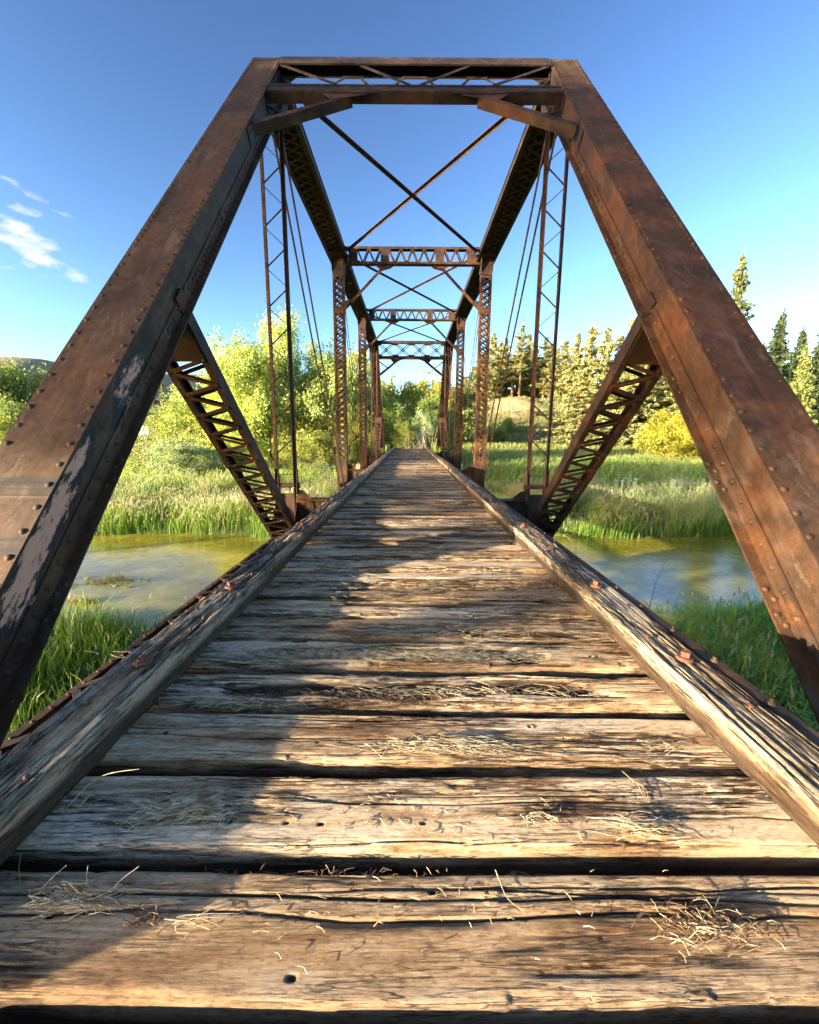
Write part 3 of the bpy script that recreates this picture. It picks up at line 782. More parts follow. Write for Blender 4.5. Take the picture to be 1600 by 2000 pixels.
o = link('tie', np_mesh('tie', np.concatenate(VV), np.concatenate(QQ), np.concatenate(TT), True, {'cav': np.concatenate(CC), 'ero': np.concatenate(CC)*0+.6}), M_WOOD, bridge); o['kind'] = 'stuff'

# guard timbers, spliced end to end, with bolts and spikes
GI, GW, GH = 1.14, .215, .135
BY0 = 1.77
def bolt(parent, loc, kind, seed):
    r = random.Random(seed); m = MB(); x, y, z = loc
    t = r.uniform(-.12, .12)
    c = Vector(loc); zz = Vector((t*.3, t*.2, 1)).normalized()
    m.tube([c-zz*.004, c+zz*.004, c+zz*.009], .040, 20, .034)
    if kind == 'square':
        a = r.uniform(0, 1.5); ux = Vector((math.cos(a), math.sin(a), 0)); uy = zz.cross(ux)
        m.obox(c+zz*.022, ux*.017, uy*.017, zz*.013)
    else:
        m.tube([c+zz*.008, c+zz*.02], .026, 16, .022); m.tube([c+zz*.02, c+zz*.030], .012, 10, .010)
    return m.build('bolt', M_BOLT, parent)
def spike(parent, loc, seed):
    r = random.Random(seed); m = MB(); c = Vector(loc); n = Vector((r.uniform(-.3, .3), r.uniform(-.3, .3), 1)).normalized()
    m.tube([c-n*.02, c+n*.006], .006, 8); m.dome(c+n*.005, n, r.uniform(.010, .014), .006, 8)
    return m.build('spike', M_BOLT, parent)
segs = [(.75, 4.35), (4.36, 7.93), (7.94, 13.7), (13.71, 20.0), (20.01, 27.4), (27.41, 35.0)]
for sx in (-1, 1):
    for i, (a, b) in enumerate(segs):
        if sx > 0: a, b = a+(.6 if i else -.5), b+(.6 if i < 5 else 0)
        ln = b-a; near = i == 0
        V, Q, T, cav = timber(ln, GW, GH, int(ln*(150 if near else 60 if i == 1 else 22)), 56 if near else 28 if i == 1 else 12, 26 if near else 14 if i == 1 else 6, 900+i*13+(7 if sx > 0 else 0),
                              1.5 if sx < 0 else 1.2, .009 if sx < 0 else .007, 18 if sx < 0 else 13, (), .35 if sx < 0 else .2, 0, int(ln*.6), .36 if sx < 0 else .38)
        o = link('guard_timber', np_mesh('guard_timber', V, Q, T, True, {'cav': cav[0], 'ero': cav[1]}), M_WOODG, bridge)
        o.location = (sx*(GI+GW/2), (a+b)/2, GH-.002); o.rotation_euler = (0, 0, math.pi/2 if sx > 0 else -math.pi/2)
        o.rotation_euler.x += 0
        inv = (Matrix.Translation(o.location) @ o.rotation_euler.to_matrix().to_4x4()).inverted()
        if sx < 0: o['label'] = 'grey cracked guard timber'
        y = BY0 - .96
        kk = -1
        while y < b:
            if y > a+.05 and y > 0.9:
                bolt(o, inv @ Vector((sx*(GI+GW*.5), y + (.06 if sx > 0 else 0), GH+.004)), 'square' if (sx > 0 or kk % 2) else 'round', int(y*50)+sx)
            if y < 20:
                for j, dx in ((.32, .3), (.64, .7)):
                    yy = y+j+random.uniform(-.06, .06)
                    if a+.04 < yy < b: spike(o, inv @ Vector((sx*(GI+GW*(dx+random.uniform(-.1, .1))), yy, GH+.001)), int(yy*77)+sx)
            y += .96; kk += 1
# outer ends of the tie bolts along the right guard timber
m = MB()
xo = GI+GW+.012
m.obox((xo, 10.5, .05), X_*.008, Y_*10, Z_*.062)
m.obox((xo+.03, 10.5, .113), X_*.03, Y_*10, Z_*.004)
y = 1.2
while y < 20: m.tube([(xo+.028, y, .115), (xo+.028, y, .128)], .017, 10, .015); m.tube([(xo+.028, y, .128), (xo+.028, y, .140)], .008, 8); y += .32
part(m, 'edge_angle', M_RUST)

# ================================================================= GROUND, RIVER
WZ = -3.2
def terr(x, y):
    x = np.asarray(x, float); y = np.asarray(y, float)
    w = (fbm(x*.22, y*.22, 3, 3)-.5)
    ne = 8.75 + w*1.1 + .02*x; fe = 17.75 - w*1.6 - 1.5*np.exp(-((x+5.2)/2.0)**2)
    near = -2.45 + .12*sstep(1.5, 4.5, x)*sstep(1, 4, y) - 1.45*sstep(-2.2, .7, y-ne)
    far = -3.65 + .95*sstep(-.5, 1.6, y-fe) + .45*sstep(1, 9, y-fe) + .5*sstep(10, 60, y-fe) + .55*sstep(40, 100, y-fe)
    z = np.where(y < 13.2, near, far)
    z = z - .0
    b = fbm(x*.05, y*.05, 8, 4)-.5
    z = z + b*.5*sstep(25, 60, y) + (fbm(x*.7, y*.7, 9, 3)-.5)*.12
    # dry slope to the right, hills to the left
    hr = sstep(97, 138, y-np.clip(50-x, 0, 60)*.12)*sstep(-6, 22, x)
    z = z + 13*hr + hr*(fbm(x*.06, y*.06, 21, 4)-.5)*7
    z = z + 30*sstep(85, 210, y+.25*(-x))*sstep(-45, -135, x) if False else z + 29*sstep(80, 165, y)*sstep(85, 140, -x)
    z = z + 26*sstep(170, 420, y)*(.6+.6*fbm(x*.01, y*.01, 5, 3))
    # approach embankments
    e = sstep(34.5, 37.5, y) + sstep(1.6, .2, y)
    z = z + np.clip(e, 0, 1)*(1-sstep(2.0, 4.6, np.abs(x)))*(-.42-z)
    return z
def axis(lo, hi, n, c, fine):
    t = np.linspace(-1, 1, n); a = np.sign(t)*(np.abs(t)*fine+(1-fine)*np.abs(t)**4)
    return np.where(a < 0, c+(c-lo)*a, c+(hi-c)*a)
gx = axis(-2200, 2200, 260, 0, .025); gy = np.concatenate([np.linspace(-2000, -60, 12)[:-1], np.linspace(-60, -4, 30)[:-1], np.linspace(-4, 30, 130)[:-1], np.linspace(30, 200, 140)[:-1], np.linspace(200, 2600, 40)])
GX, GY = np.meshgrid(gx, gy, indexing='ij'); GZ = terr(GX, GY)
n, k = GX.shape; i, j = np.meshgrid(np.arange(n-1), np.arange(k-1), indexing='ij'); a = (i*k+j).ravel()
gm, nt, b = newmat('meadow_ground'); tcn = N(nt, 'ShaderNodeTexCoord').outputs['Object']
g = ramp(nt, noise(nt, tcn, .9, 7, .65), [(.3, (.045, .060, .014)), (.5, (.095, .130, .028)), (.7, (.16, .19, .05))])
dry = ramp(nt, noise(nt, tcn, .5, 6, .6), [(.3, (.22, .17, .09)), (.6, (.36, .28, .16)), (.75, (.20, .20, .07))])
at_ = N(nt, 'ShaderNodeAttribute', attribute_name='dry')
L(mix(nt, at_.outputs['Fac'], g, dry), b.inputs['Base Color'], nt); b.inputs['Roughness'].default_value = .95
bump(nt, b, noise(nt, tcn, 2.5, 6, .7), .25)
dryv = np.clip(sstep(94, 104, GY-np.clip(50-GX, 0, 60)*.12)*sstep(-4, 12, GX)*sstep(.36, .56, fbm(GX*.07, GY*.07, 33, 4)) + sstep(60, 100, -GX)*sstep(70, 100, GY)*.9, 0, 1)
dryv = np.maximum(dryv, sstep(-3.3, -3.05, -np.abs(GZ+3.2)-3.05+.0)*0)
link('ground', np_mesh('ground', np.stack([GX, GY, GZ], -1).reshape(-1, 3), np.stack([a, a+k, a+k+1, a+1], -1), None, True, {'dry': dryv.ravel()}), gm)['kind'] = 'structure'

wm, nt, b = newmat('river_water'); tcn = N(nt, 'ShaderNodeTexCoord').outputs['Object']
bedc = ramp(nt, noise(nt, tcn, .55, 7, .7), [(.3, (.10, .085, .008)), (.5, (.20, .17, .015)), (.7, (.36, .29, .04))])
L(bedc, b.inputs['Base Color'], nt); b.inputs['Roughness'].default_value = .06; b.inputs['IOR'].default_value = 1.333
b.inputs['Specular IOR Level'].default_value = .95
h1 = noise(nt, tcn, 1.0, 4, .6, .6, (1.4, 3.6, 1)); h2 = noise(nt, tcn, 1.0, 4, .6, .8, (5, 13, 1))
amp_ = ramp(nt, noise(nt, tcn, .16, 3, .5), [(.35, (.25, .25, .25)), (.62, (1, 1, 1))])
bump(nt, b, smath('MULTIPLY', smath('ADD', smath('MULTIPLY', h1, .5, nt=nt), smath('MULTIPLY', h2, .42, nt=nt), nt=nt), amp_, nt=nt), .016, .9)
wx = np.linspace(-320, 320, 60); wy = np.linspace(5, 21, 8); A, B = np.meshgrid(wx, wy, indexing='ij'); n, k = A.shape
i, j = np.meshgrid(np.arange(n-1), np.arange(k-1), indexing='ij'); a = (i*k+j).ravel()
link('river_water', np_mesh('river_water', np.stack([A, B, A*0+WZ], -1).reshape(-1, 3), np.stack([a, a+k, a+k+1, a+1], -1), None, True), wm)['kind'] = 'structure'

# ================================================================= GRASS
M_GRASS = leafmat('grass_blades', trans=.40, rough=.5)
def grass(name, x0, x1, y0, y1, n, h0, h1, w, colf, label, seed, keep=None, head=0.0, lean=.5, cat='grass', dens=None):
    rg = np.random.default_rng(seed)
    x = rg.uniform(x0, x1, n); y = rg.uniform(y0, y1, n)
    z = terr(x, y); ok = z > WZ-.10
    if keep is not None: ok &= keep(x, y)
    cl = fbm(x*.9, y*.9, seed+1, 3); ok &= rg.uniform(0, 1, n) < np.clip(.25+2.4*(cl-.28), .15, 1)
    x, y, z, cl = x[ok], y[ok], z[ok], cl[ok]; n = len(x)
    h = rg.uniform(h0, h1, n)*(.55+.9*cl)*(.8+.4*vn(x*.35, y*.35, seed+5)); a = rg.uniform(0, 2*math.pi, n); ln = rg.uniform(.08, lean, n)*h
    wind = .25
    dx, dy = np.cos(a)*ln+wind*h*.35, np.sin(a)*ln*.8
    ww = w*rg.uniform(.6, 1.4, n); b = rg.uniform(0, math.pi, n); sx, sy = np.cos(b)*ww, np.sin(b)*ww
    zz = z-.04
    P = []
    for f, lf, wf in ((0, 0, 1), (.45, .18, .9), (.8, .55, .55)):
        for s in (-1, 1): P.append(np.stack([x+dx*lf+s*sx*wf, y+dy*lf+s*sy*wf, zz+h*f], -1))
    P.append(np.stack([x+dx, y+dy, zz+h*.98], -1))
    V = np.stack(P, 1).reshape(-1, 3); b0 = np.arange(n)*7
    Q = np.concatenate([np.stack([b0, b0+1, b0+3, b0+2], -1), np.stack([b0+2, b0+3, b0+5, b0+4], -1)]); T = np.stack([b0+4, b0+5, b0+6], -1)
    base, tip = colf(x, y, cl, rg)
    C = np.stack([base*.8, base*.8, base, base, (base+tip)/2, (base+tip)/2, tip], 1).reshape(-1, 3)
    if head > 0:       # feathery seed heads on the taller stems
        idx = np.where(rg.uniform(0, 1, n) < head)[0]; m = len(idx); hw = .010+.006*rg.uniform(0, 1, m)
        hx, hy, hz = x[idx]+dx[idx], y[idx]+dy[idx], zz[idx]+h[idx]*.98; hl = rg.uniform(.08, .17, m)
        VH = np.stack([np.stack([hx, hy, hz-.02], -1), np.stack([hx+hw, hy, hz+hl*.4], -1), np.stack([hx+dx[idx]*.25, hy+dy[idx]*.25, hz+hl], -1), np.stack([hx-hw, hy+hw, hz+hl*.4], -1)], 1).reshape(-1, 3)
        q = len(V)+np.arange(m)*4; Q = np.concatenate([Q, np.stack([q, q+1, q+2, q+3], -1)]); V = np.concatenate([V, VH])
        hc = np.array([.34, .31, .20])*rg.uniform(.7, 1.2, (m, 1)); C = np.concatenate([C, np.repeat(hc, 4, 0)])
    o = link(name, np_mesh(name, V, Q, T, False, {'col': C}), M_GRASS); return tag(o, label, cat, None, 'stuff')
def gcol(b0, b1, t0, t1, var=.3):
    b0, b1, t0, t1 = map(np.array, (b0, b1, t0, t1))
    def f(x, y, cl, rg):
        n = len(x); p = fbm(x*.45, y*.45, 41, 3)[:, None]; r = rg.uniform(0, 1, (n, 1)); k = np.clip((p-.3)*2.2+(r-.5)*.5, 0, 1)
        v = 1+var*(rg.uniform(0, 1, (n, 1))-.5)*2
        B_, T_ = (b0*(1-k)+b1*k)*v, (t0*(1-k)+t1*k)*v; dead = rg.uniform(0, 1, (n, 1)) < .09
        return np.where(dead, np.array([.30, .25, .12])*v, B_), np.where(dead, np.array([.46, .40, .24])*v, T_)
    return f
nobr = lambda x, y: ~((np.abs(x) < 3.1) & (y < 2.5))
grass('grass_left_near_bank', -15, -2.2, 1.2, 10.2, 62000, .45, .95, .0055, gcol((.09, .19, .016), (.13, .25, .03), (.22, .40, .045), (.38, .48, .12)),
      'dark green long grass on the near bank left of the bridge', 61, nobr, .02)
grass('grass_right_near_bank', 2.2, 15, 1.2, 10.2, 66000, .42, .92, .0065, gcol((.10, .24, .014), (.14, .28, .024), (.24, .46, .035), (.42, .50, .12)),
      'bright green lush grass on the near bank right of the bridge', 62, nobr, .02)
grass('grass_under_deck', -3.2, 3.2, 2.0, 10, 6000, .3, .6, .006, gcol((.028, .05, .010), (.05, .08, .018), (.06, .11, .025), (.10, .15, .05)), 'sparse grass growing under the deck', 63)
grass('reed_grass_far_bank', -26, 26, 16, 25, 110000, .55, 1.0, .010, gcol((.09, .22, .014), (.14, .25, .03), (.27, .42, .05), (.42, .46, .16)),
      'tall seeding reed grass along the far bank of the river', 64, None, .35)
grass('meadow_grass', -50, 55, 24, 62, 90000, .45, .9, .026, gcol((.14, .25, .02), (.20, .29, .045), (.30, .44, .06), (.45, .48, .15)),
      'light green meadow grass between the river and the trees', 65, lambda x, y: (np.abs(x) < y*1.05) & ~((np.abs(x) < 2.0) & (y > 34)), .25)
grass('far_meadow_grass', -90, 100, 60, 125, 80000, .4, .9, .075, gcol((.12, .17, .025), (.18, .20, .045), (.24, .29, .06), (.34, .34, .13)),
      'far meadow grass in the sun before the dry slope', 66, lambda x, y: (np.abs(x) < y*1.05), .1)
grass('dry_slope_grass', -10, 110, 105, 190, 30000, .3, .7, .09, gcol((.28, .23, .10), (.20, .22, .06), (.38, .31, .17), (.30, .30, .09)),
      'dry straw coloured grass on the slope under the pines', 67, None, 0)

# broad leaved weeds among the lush grass on the right
def weeds(name, x0, x1, y0, y1, n, col, label, seed, hh=(.35, .8), lw=.03):
    rg = np.random.default_rng(seed); V, Q, C = [], [], []; b = 0
    xs = rg.uniform(x0, x1, n); ys = rg.uniform(y0, y1, n); zs = terr(xs, ys); nl = 14
    for x, y, z in zip(xs, ys, zs):
        if z < WZ or (abs(x) < 3 and y < 2): continue
        h = rg.uniform(*hh); t = rg.uniform(.2, 1, nl); a = rg.uniform(0, 6.28, nl); r = rg.uniform(.03, .12, nl)
        px, py, pz = x+np.cos(a)*r, y+np.sin(a)*r, z+h*t
        dx, dy = np.cos(a)*lw*1.6, np.sin(a)*lw*1.6; qx, qy = -np.sin(a)*lw*.5, np.cos(a)*lw*.5; dz = rg.uniform(-.4, .9, nl)*lw
        vs = np.stack([np.stack([px-dx, py-dy, pz-dz], -1), np.stack([px+qx, py+qy, pz+.004], -1), np.stack([px+dx, py+dy, pz+dz], -1), np.stack([px-qx, py-qy, pz+.004], -1)], 1).reshape(-1, 3)
        V.append(vs); q = b+np.arange(nl)*4; Q.append(np.stack([q, q+1, q+2, q+3], -1)); b += nl*4
        C.append(np.repeat(np.array(col)*rg.uniform(.7, 1.35, (nl, 1)), 4, 0))
    o = link(name, np_mesh(name, np.concatenate(V), np.concatenate(Q), None, False, {'col': np.concatenate(C)}), M_GRASS); return tag(o, label, 'weeds', None, 'stuff')
weeds('leafy_weeds', 2.6, 9, 1.5, 7.0, 2600, (.17, .38, .04), 'bright leafy weeds crowding the grass right of the bridge', 71)
weeds('leafy_weeds', -9, -2.8, 2, 7.0, 900, (.07, .17, .03), 'dark leafy weeds low in the grass left of the bridge', 72, (.2, .5))
# ================================================================= TREES
M_LEAF = leafmat('tree_leaves', trans=.35, rough=.55)
M_NEED = leafmat('conifer_needles', trans=.18, rough=.6)
M_BARK = barkmat('grey_brown_bark', (.05, .038, .028), (.16, .13, .10)); M_PINEB = barkmat('pine_bark', (.10, .05, .03), (.26, .14, .08))
M_DEAD = barkmat('dead_wood', (.28, .24, .18), (.50, .44, .34))
def leaf_quads(P, size, rg, asp=.5):
    n = len(P); d = rg.normal(size=(n, 3)); d /= np.linalg.norm(d, axis=1)[:, None]; e = np.cross(d, rg.normal(size=(n, 3))); e /= np.linalg.norm(e, axis=1)[:, None]
    s = size*rg.uniform(.6, 1.35, (n, 1)); V = np.stack([P-d*s, P+e*s*asp, P+d*s, P-e*s*asp], 1).reshape(-1, 3); b = np.arange(n)*4
    return V, np.stack([b, b+1, b+2, b+3], -1)
def crown_mesh(seed, H, R, zc, rz, ncl, per, clr, size, col, sunny=0, weep=0, ragged=.35):
    """broadleaf crown: leaf clumps through the volume of a lobed ellipsoid; returns mesh and clump centres"""
    rg = np.random.default_rng(seed); c = []
    while len(c) < ncl:
        d = rg.normal(size=3); d /= np.linalg.norm(d); th = math.atan2(d[1], d[0])
        lob = 1+ragged*(float(vn(np.array(th*1.1+7), np.array(d[2]*2.2+3), seed))-.5)*2
        r = rg.uniform(.35, 1)**.55*lob
        z = zc + d[2]*rz*r
        if z < .02*H: continue
        c.append((d[0]*R*r, d[1]*R*r, z))
    c = np.array(c); pts = []; cc = []
    for q in c:
        m = int(per*rg.uniform(.6, 1.4)); rr = clr*rg.uniform(.6, 1.35); p = rg.normal(size=(m, 3))*rr*.5*np.array([1, 1, .7])
        if weep: p[:, 2] -= np.abs(rg.normal(size=m))*weep*rr
        pts.append(q+p); v = rg.uniform(.72, 1.28); hue = rg.uniform(-.12, .12)
        cc.append(np.array(col)*v*np.array([1+hue, 1, 1-hue])*rg.uniform(.8, 1.2, (m, 1)))
    pts = np.concatenate(pts); cc = np.concatenate(cc); pts[:, 2] = np.maximum(pts[:, 2], .02)
    V, Q = leaf_quads(pts, size, rg)
    return np_mesh('crown', V, Q, None, False, {'col': np.repeat(cc, 4, 0)}), c
def limb_mesh(seed, H, c, r0, nl, lean=0, m_=None, start=.15, zt=.6):
    rg = random.Random(seed); m = MB(); top = Vector((lean, 0, H*zt))
    tr = [Vector((0, 0, -.4)), Vector((lean*.1+.02*H*rg.uniform(-1, 1), .02*H*rg.uniform(-1, 1), H*.2)), Vector((lean*.4, .03*H*rg.uniform(-1, 1), H*.4)), top]
    m.tube(tr, r0, 8, r0*.35)
    for q in [c[i] for i in rg.sample(range(len(c)), min(nl, len(c)))]:
        q = Vector(q); t = rg.uniform(start, .95); s = tr[1].lerp(top, t) if t > .3 else tr[0].lerp(tr[1], .5+t)
        md = s.lerp(q, .5)+Vector((rg.uniform(-1, 1), rg.uniform(-1, 1), rg.uniform(-.2, 1)))*H*.03
        m.tube([s, md, q], r0*.28, 5, r0*.05, cap=False)
    return m
def broadleaf(seed, H, R, zc, rz, ncl, per, clr, size, col, bark=None, r0=None, nl=14, weep=0, ragged=.35):
    cm, c = crown_mesh(seed, H, R, zc, rz, ncl, per, clr, size, col, weep=weep, ragged=ragged)
    lm = limb_mesh(seed, H, c, r0 or H*.022, nl)
    me = bpy.data.meshes.new('trunk'); me.from_pydata(lm.v, [], lm.f); me.polygons.foreach_set('use_smooth', np.array(lm.sm, bool)); me.materials.append(bark or M_BARK)
    cm.materials.append(M_LEAF); return cm, me
def conifer(seed, H, R, nb, col, bare=.15, droop=.25, tuft=.34, pine=False):
    rg = np.random.default_rng(seed); pts = []; cc = []; m = MB()
    m.tube([(0, 0, -.5), (0, 0, H*.5), (.0, 0, H*.98)], H*.014, 7, H*.002)
    z = H*bare
    K_ = 6 if pine else 4
    while z < H*.985:
        f = (z/H-bare)/(1-bare)
        r = R*((1-f)**.75)*(.75+.5*rg.random())*(min(1, .45+f*4) if pine else min(1, .7+f*3))
        if pine: r *= .8+.35*math.sin(z*1.9+seed)
        k = max(3, int(nb*(.6+.5*(1-f))))
        for a in rg.uniform(0, 6.283, k):
            rr = r*rg.uniform(.65, 1.15); n = max(2, int(rr/tuft*(1.7 if pine else 1.9)))
            t = rg.uniform(.25 if pine else .1, 1, n); zz = z - droop*rr*t**1.4 + (.18*rr*t**3 if pine else .1*rr*t**3)
            p = np.stack([np.cos(a)*rr*t, np.sin(a)*rr*t, zz], -1)
            sp = tuft*.42*(1-t*.4)[:, None]; p = np.repeat(p, K_, 0)+rg.normal(size=(K_*n, 3))*np.repeat(sp, K_, 0)*np.array([1, 1, .85])
            pts.append(p); v = rg.uniform(.7, 1.3); cc.append(np.array(col)*v*rg.uniform(.75, 1.25, (K_*n, 1))*np.array([1+.15*(rg.random()-.5), 1, 1]))
            if rg.random() < .3 and f < .75: m.tube([(0, 0, z), (math.cos(a)*rr*.8, math.sin(a)*rr*.8, z-droop*rr*.5)], H*.0025, 4, H*.001, cap=False)
        z += H*(.017 if not pine else .022)*rg.uniform(.7, 1.3)
    pts.append(rg.normal(size=(12, 3))*np.array([.08, .08, .5])+np.array([0, 0, H*.98])); cc.append(np.tile(np.array(col), (12, 1)))
    pts = np.concatenate(pts); cc = np.concatenate(cc); V, Q = leaf_quads(pts, tuft*.62, rg, .42)
    cm = np_mesh('crown', V, Q, None, False, {'col': np.repeat(cc, 4, 0)}); cm.materials.append(M_NEED)
    me = bpy.data.meshes.new('trunk'); me.from_pydata(m.v, [], m.f); me.polygons.foreach_set('use_smooth', np.array(m.sm, bool)); me.materials.append(M_PINEB if pine else M_BARK)
    return cm, me
def plant(name, meshes, loc, s, rz, label, cat, group=None, sx=1.0, names=('crown', 'trunk')):
    e = empty(name, loc); e.scale = (s*sx, s*sx, s); e.rotation_euler.z = rz; tag(e, label, cat, group)
    for nm, me in zip(names, meshes): link(nm, me, None, e)
    return e
def place(name, meshes, H0, px, top, Y, label, cat, group=None, wpx=None, W0=None, rz=None, sink=.1):
    """stand a tree at distance Y so that it tops out where the photograph's does"""
    p = at(px, (top+860)/2, Y); z = float(terr(p.x, Y)); h = at(px, top, Y).z-z; s = h/H0; sx = 1.0
    if wpx and W0: sx = (wpx/F_PX*Y*1.0)/(W0*s)
    return plant(name, meshes, (p.x, Y, z-sink), s, random.uniform(0, 6.28) if rz is None else rz, label, cat, group, sx)

YG = (.42, .49, .14); SILV = (.32, .39, .20); MIDG = (.20, .29, .07); OLV = (.23, .29, .09)
willow = broadleaf(201, 10, 6.2, 5.0, 5.2, 520, 190, .95, .115, YG, nl=40, weep=.35, ragged=.45)
willow2 = broadleaf(202, 10, 4.4, 5.2, 5.0, 300, 190, .95, .12, (.37, .44, .14), nl=30, weep=.3, ragged=.45)
shrubS = broadleaf(203, 4, 3.0, 1.8, 2.0, 190, 90, .55, .085, SILV, nl=20, ragged=.4)
shrubG = broadleaf(204, 4, 2.8, 1.8, 2.1, 190, 90, .55, .085, MIDG, nl=20, ragged=.4)
shrubO = broadleaf(205, 4, 2.7, 1.9, 2.2, 170, 80, .6, .09, (.22, .25, .05), nl=22, ragged=.5)
oak = broadleaf(206, 10, 4.6, 5.4, 4.6, 200, 70, 1.2, .2, OLV, nl=16, ragged=.4)
poplar = broadleaf(207, 10, 2.6, 5.4, 5.0, 170, 60, .9, .17, (.27, .30, .07), nl=16, ragged=.35)
pines = [conifer(301, 24, 4.6, 8, (.21, .225, .085), .18, .2, .5, True), conifer(302, 24, 5.4, 8, (.23, .24, .09), .08, .25, .5, True),
         conifer(303, 24, 3.6, 7, (.19, .205, .08), .38, .15, .5, True), conifer(304, 24, 6.2, 9, (.24, .25, .10), .04, .3, .5, True)]
spruceD = conifer(305, 18, 3.6, 10, (.040, .062, .022), .05, .35, .42)
firY = conifer(306, 14, 3.6, 10, (.19, .22, .06), .03, .3, .36)
pineT = conifer(307, 20, 3.6, 13, (.12, .145, .055), .08, -.10, .30, True)

place('willow_tree', willow, 10, 520, 655, 44, 'large yellow green willow filling the view left of the bridge', 'tree', wpx=215, W0=12.4)
place('willow_tree', willow2, 10, 640, 680, 45, 'yellow green willow just left of the laced posts, right of the largest willow', 'tree', wpx=170, W0=9)
place('willow_tree', willow2, 10, 400, 762, 50, 'low pale green willow left of the largest willow', 'tree', wpx=160, W0=9, rz=2.0)
place('silver_shrub', shrubS, 4, 355, 850, 33, 'silvery green rounded shrub on the far bank left of the laced strut', 'shrub', wpx=120, W0=6)
place('shrub', shrubG, 4, 438, 862, 36, 'dark green shrub under the willow beside the silvery shrub', 'shrub', wpx=110, W0=6)
place('shrub', shrubO, 4, 290, 880, 42, 'low yellow green shrub left of the silvery shrub', 'shrub', wpx=90, W0=6)
place('shrub', shrubO, 4, 610, 845, 36, 'green shrub below the willows between the left hanger and first laced post', 'shrub', wpx=120, W0=6, rz=1)
place('shrub', shrubO, 4, 690, 800, 41, 'yellow green bush behind the second left post', 'shrub', wpx=90, W0=6, rz=4)
# thicket closing the far end of the deck
thick = [(762, 770, 44, shrubG, 70), (800, 752, 47, shrubO, 80), (845, 765, 45, shrubG, 75), (788, 822, 41.5, shrubO, 44), (735, 775, 49, shrubG, 70), (826, 800, 43, shrubS, 48), (873, 790, 48, shrubG, 60), (858, 842, 42.5, shrubO, 34)]
lab = ['dark green bush left of the deck end', 'yellow green bush rising over the middle of the deck end', 'green bush right behind the deck end', 'small bright yellow bush in front of the thicket at the deck end',
       'green bush beside the far left portal post', 'silvery bush with bare twigs beside the small bright bush', 'green bush behind the far right portal post', 'low olive bush at the right foot of the far portal']
for (px, tp, Y, ms, wp), lb in zip(thick, lab): place('bush', ms, 4, px, tp, Y, lb, 'bush', 'bushes closing the far end of the deck', wpx=wp, W0=5.4)
far = [(765, 735, 100, pines[1], 24), (790, 745, 104, pines[0], 24), (752, 748, 96, poplar, 10), (822, 740, 92, poplar, 10), (845, 738, 98, pines[2], 24), (862, 742, 90, poplar, 10), (888, 745, 95, oak, 10), (708, 735, 92, oak, 10)]
for i, (px, tp, Y, ms, H0) in enumerate(far):
    place('distant_tree', ms, H0, px, tp, Y, ['distant pine seen just right of the left far portal post', 'pointed pine left of centre beyond the thicket', 'pale poplar behind the left far portal post', 'pale poplar right of centre beyond the thicket', 'slim pine left of the right far portal post', 'pale poplar behind the right far portal post', 'round tree right of the far portal', 'round olive tree left of the far portal'][i], 'tree', 'trees far beyond the end of the bridge')
# pines on the right
pr = [(940, 690, 140, 2), (962, 648, 150, 0), (985, 660, 158, 1), (1016, 632, 146, 2), (1040, 672, 156, 0), (1062, 655, 148, 2), (1085, 680, 142, 1), (1100, 662, 130, 0), (1122, 650, 104, 1), (1150, 634, 102, 3), (1180, 640, 100, 1), (1205, 650, 104, 0),
      (1228, 618, 100, 3), (1250, 650, 108, 1), (1275, 610, 98, 0), (1135, 720, 92, 3), (1195, 715, 90, 1), (1235, 700, 86, 3), (1295, 660, 92, 1), (1318, 690, 88, 3), (1000, 690, 150, 2), (925, 715, 150, 1), (905, 735, 155, 1), (1030, 652, 164, 1), (1072, 668, 166, 3), (1008, 690, 172, 3), (1046, 700, 172, 3), (975, 665, 166, 0), (948, 680, 168, 3), (1350, 640, 84, 0), (1385, 655, 80, 1)]
adj = ['slender', 'broad', 'ragged', 'tall', 'golden', 'sunlit', 'dense', 'open crowned', 'bushy', 'full', 'leaning', 'narrow']
def where(px):
    if px < 950: return 'close to the first right laced post'
    if px < 1030: return 'between the right eyebars and the right hanger'
    if px < 1110: return 'behind the right hanger'
    if px < 1215: return 'between the right hanger and the laced strut'
    if px < 1300: return 'behind the upper laced strut on the right'
    return 'behind the right end post'
for i, (px, tp, Y, v) in enumerate(pr):
    q = place('pine_tree', pines[v], 24, px, tp, Y, None, 'pine tree', 'pines along the dry slope on the right', wpx=(14.5, 15.5, 10.5, 17)[v]*F_PX/Y, W0=(9.2, 10.8, 7.2, 12.4)[v])
    rank = sum(1 for r_ in pr if where(r_[0]) == where(px) and r_[0] < px)+1
    q['label'] = f"{adj[i % 12]} pine {where(px)}, {['first', 'second', 'third', 'fourth', 'fifth', 'sixth', 'seventh', 'eighth', 'ninth', 'tenth', 'eleventh', 'twelfth', 'thirteenth'][rank-1]} of them from the left"
place('pine_tree', pineT, 20, 1428, 492, 46, 'tall open pine whose top rises beside the right end post', 'pine tree', wpx=110, W0=6.4)
place('spruce_tree', spruceD, 18, 1512, 606, 60, 'dark green spruce right of the end post', 'spruce tree', wpx=100, W0=7.2)
place('spruce_tree', spruceD, 18, 1552, 640, 66, 'dark spruce at the right edge behind the golden fir', 'spruce tree', wpx=90, W0=7.2)
place('fir_tree', firY, 14, 1560, 672, 50, 'golden green fir at the right edge of the view', 'fir tree', wpx=90, W0=7.2)
place('spruce_tree', spruceD, 18, 1478, 668, 64, 'dark spruce half hidden by the right end post', 'spruce tree', wpx=80, W0=7.2)
place('spruce_tree', spruceD, 18, 1600, 620, 62, 'dark spruce cut by the right edge of the view', 'spruce tree', wpx=100, W0=7.2)
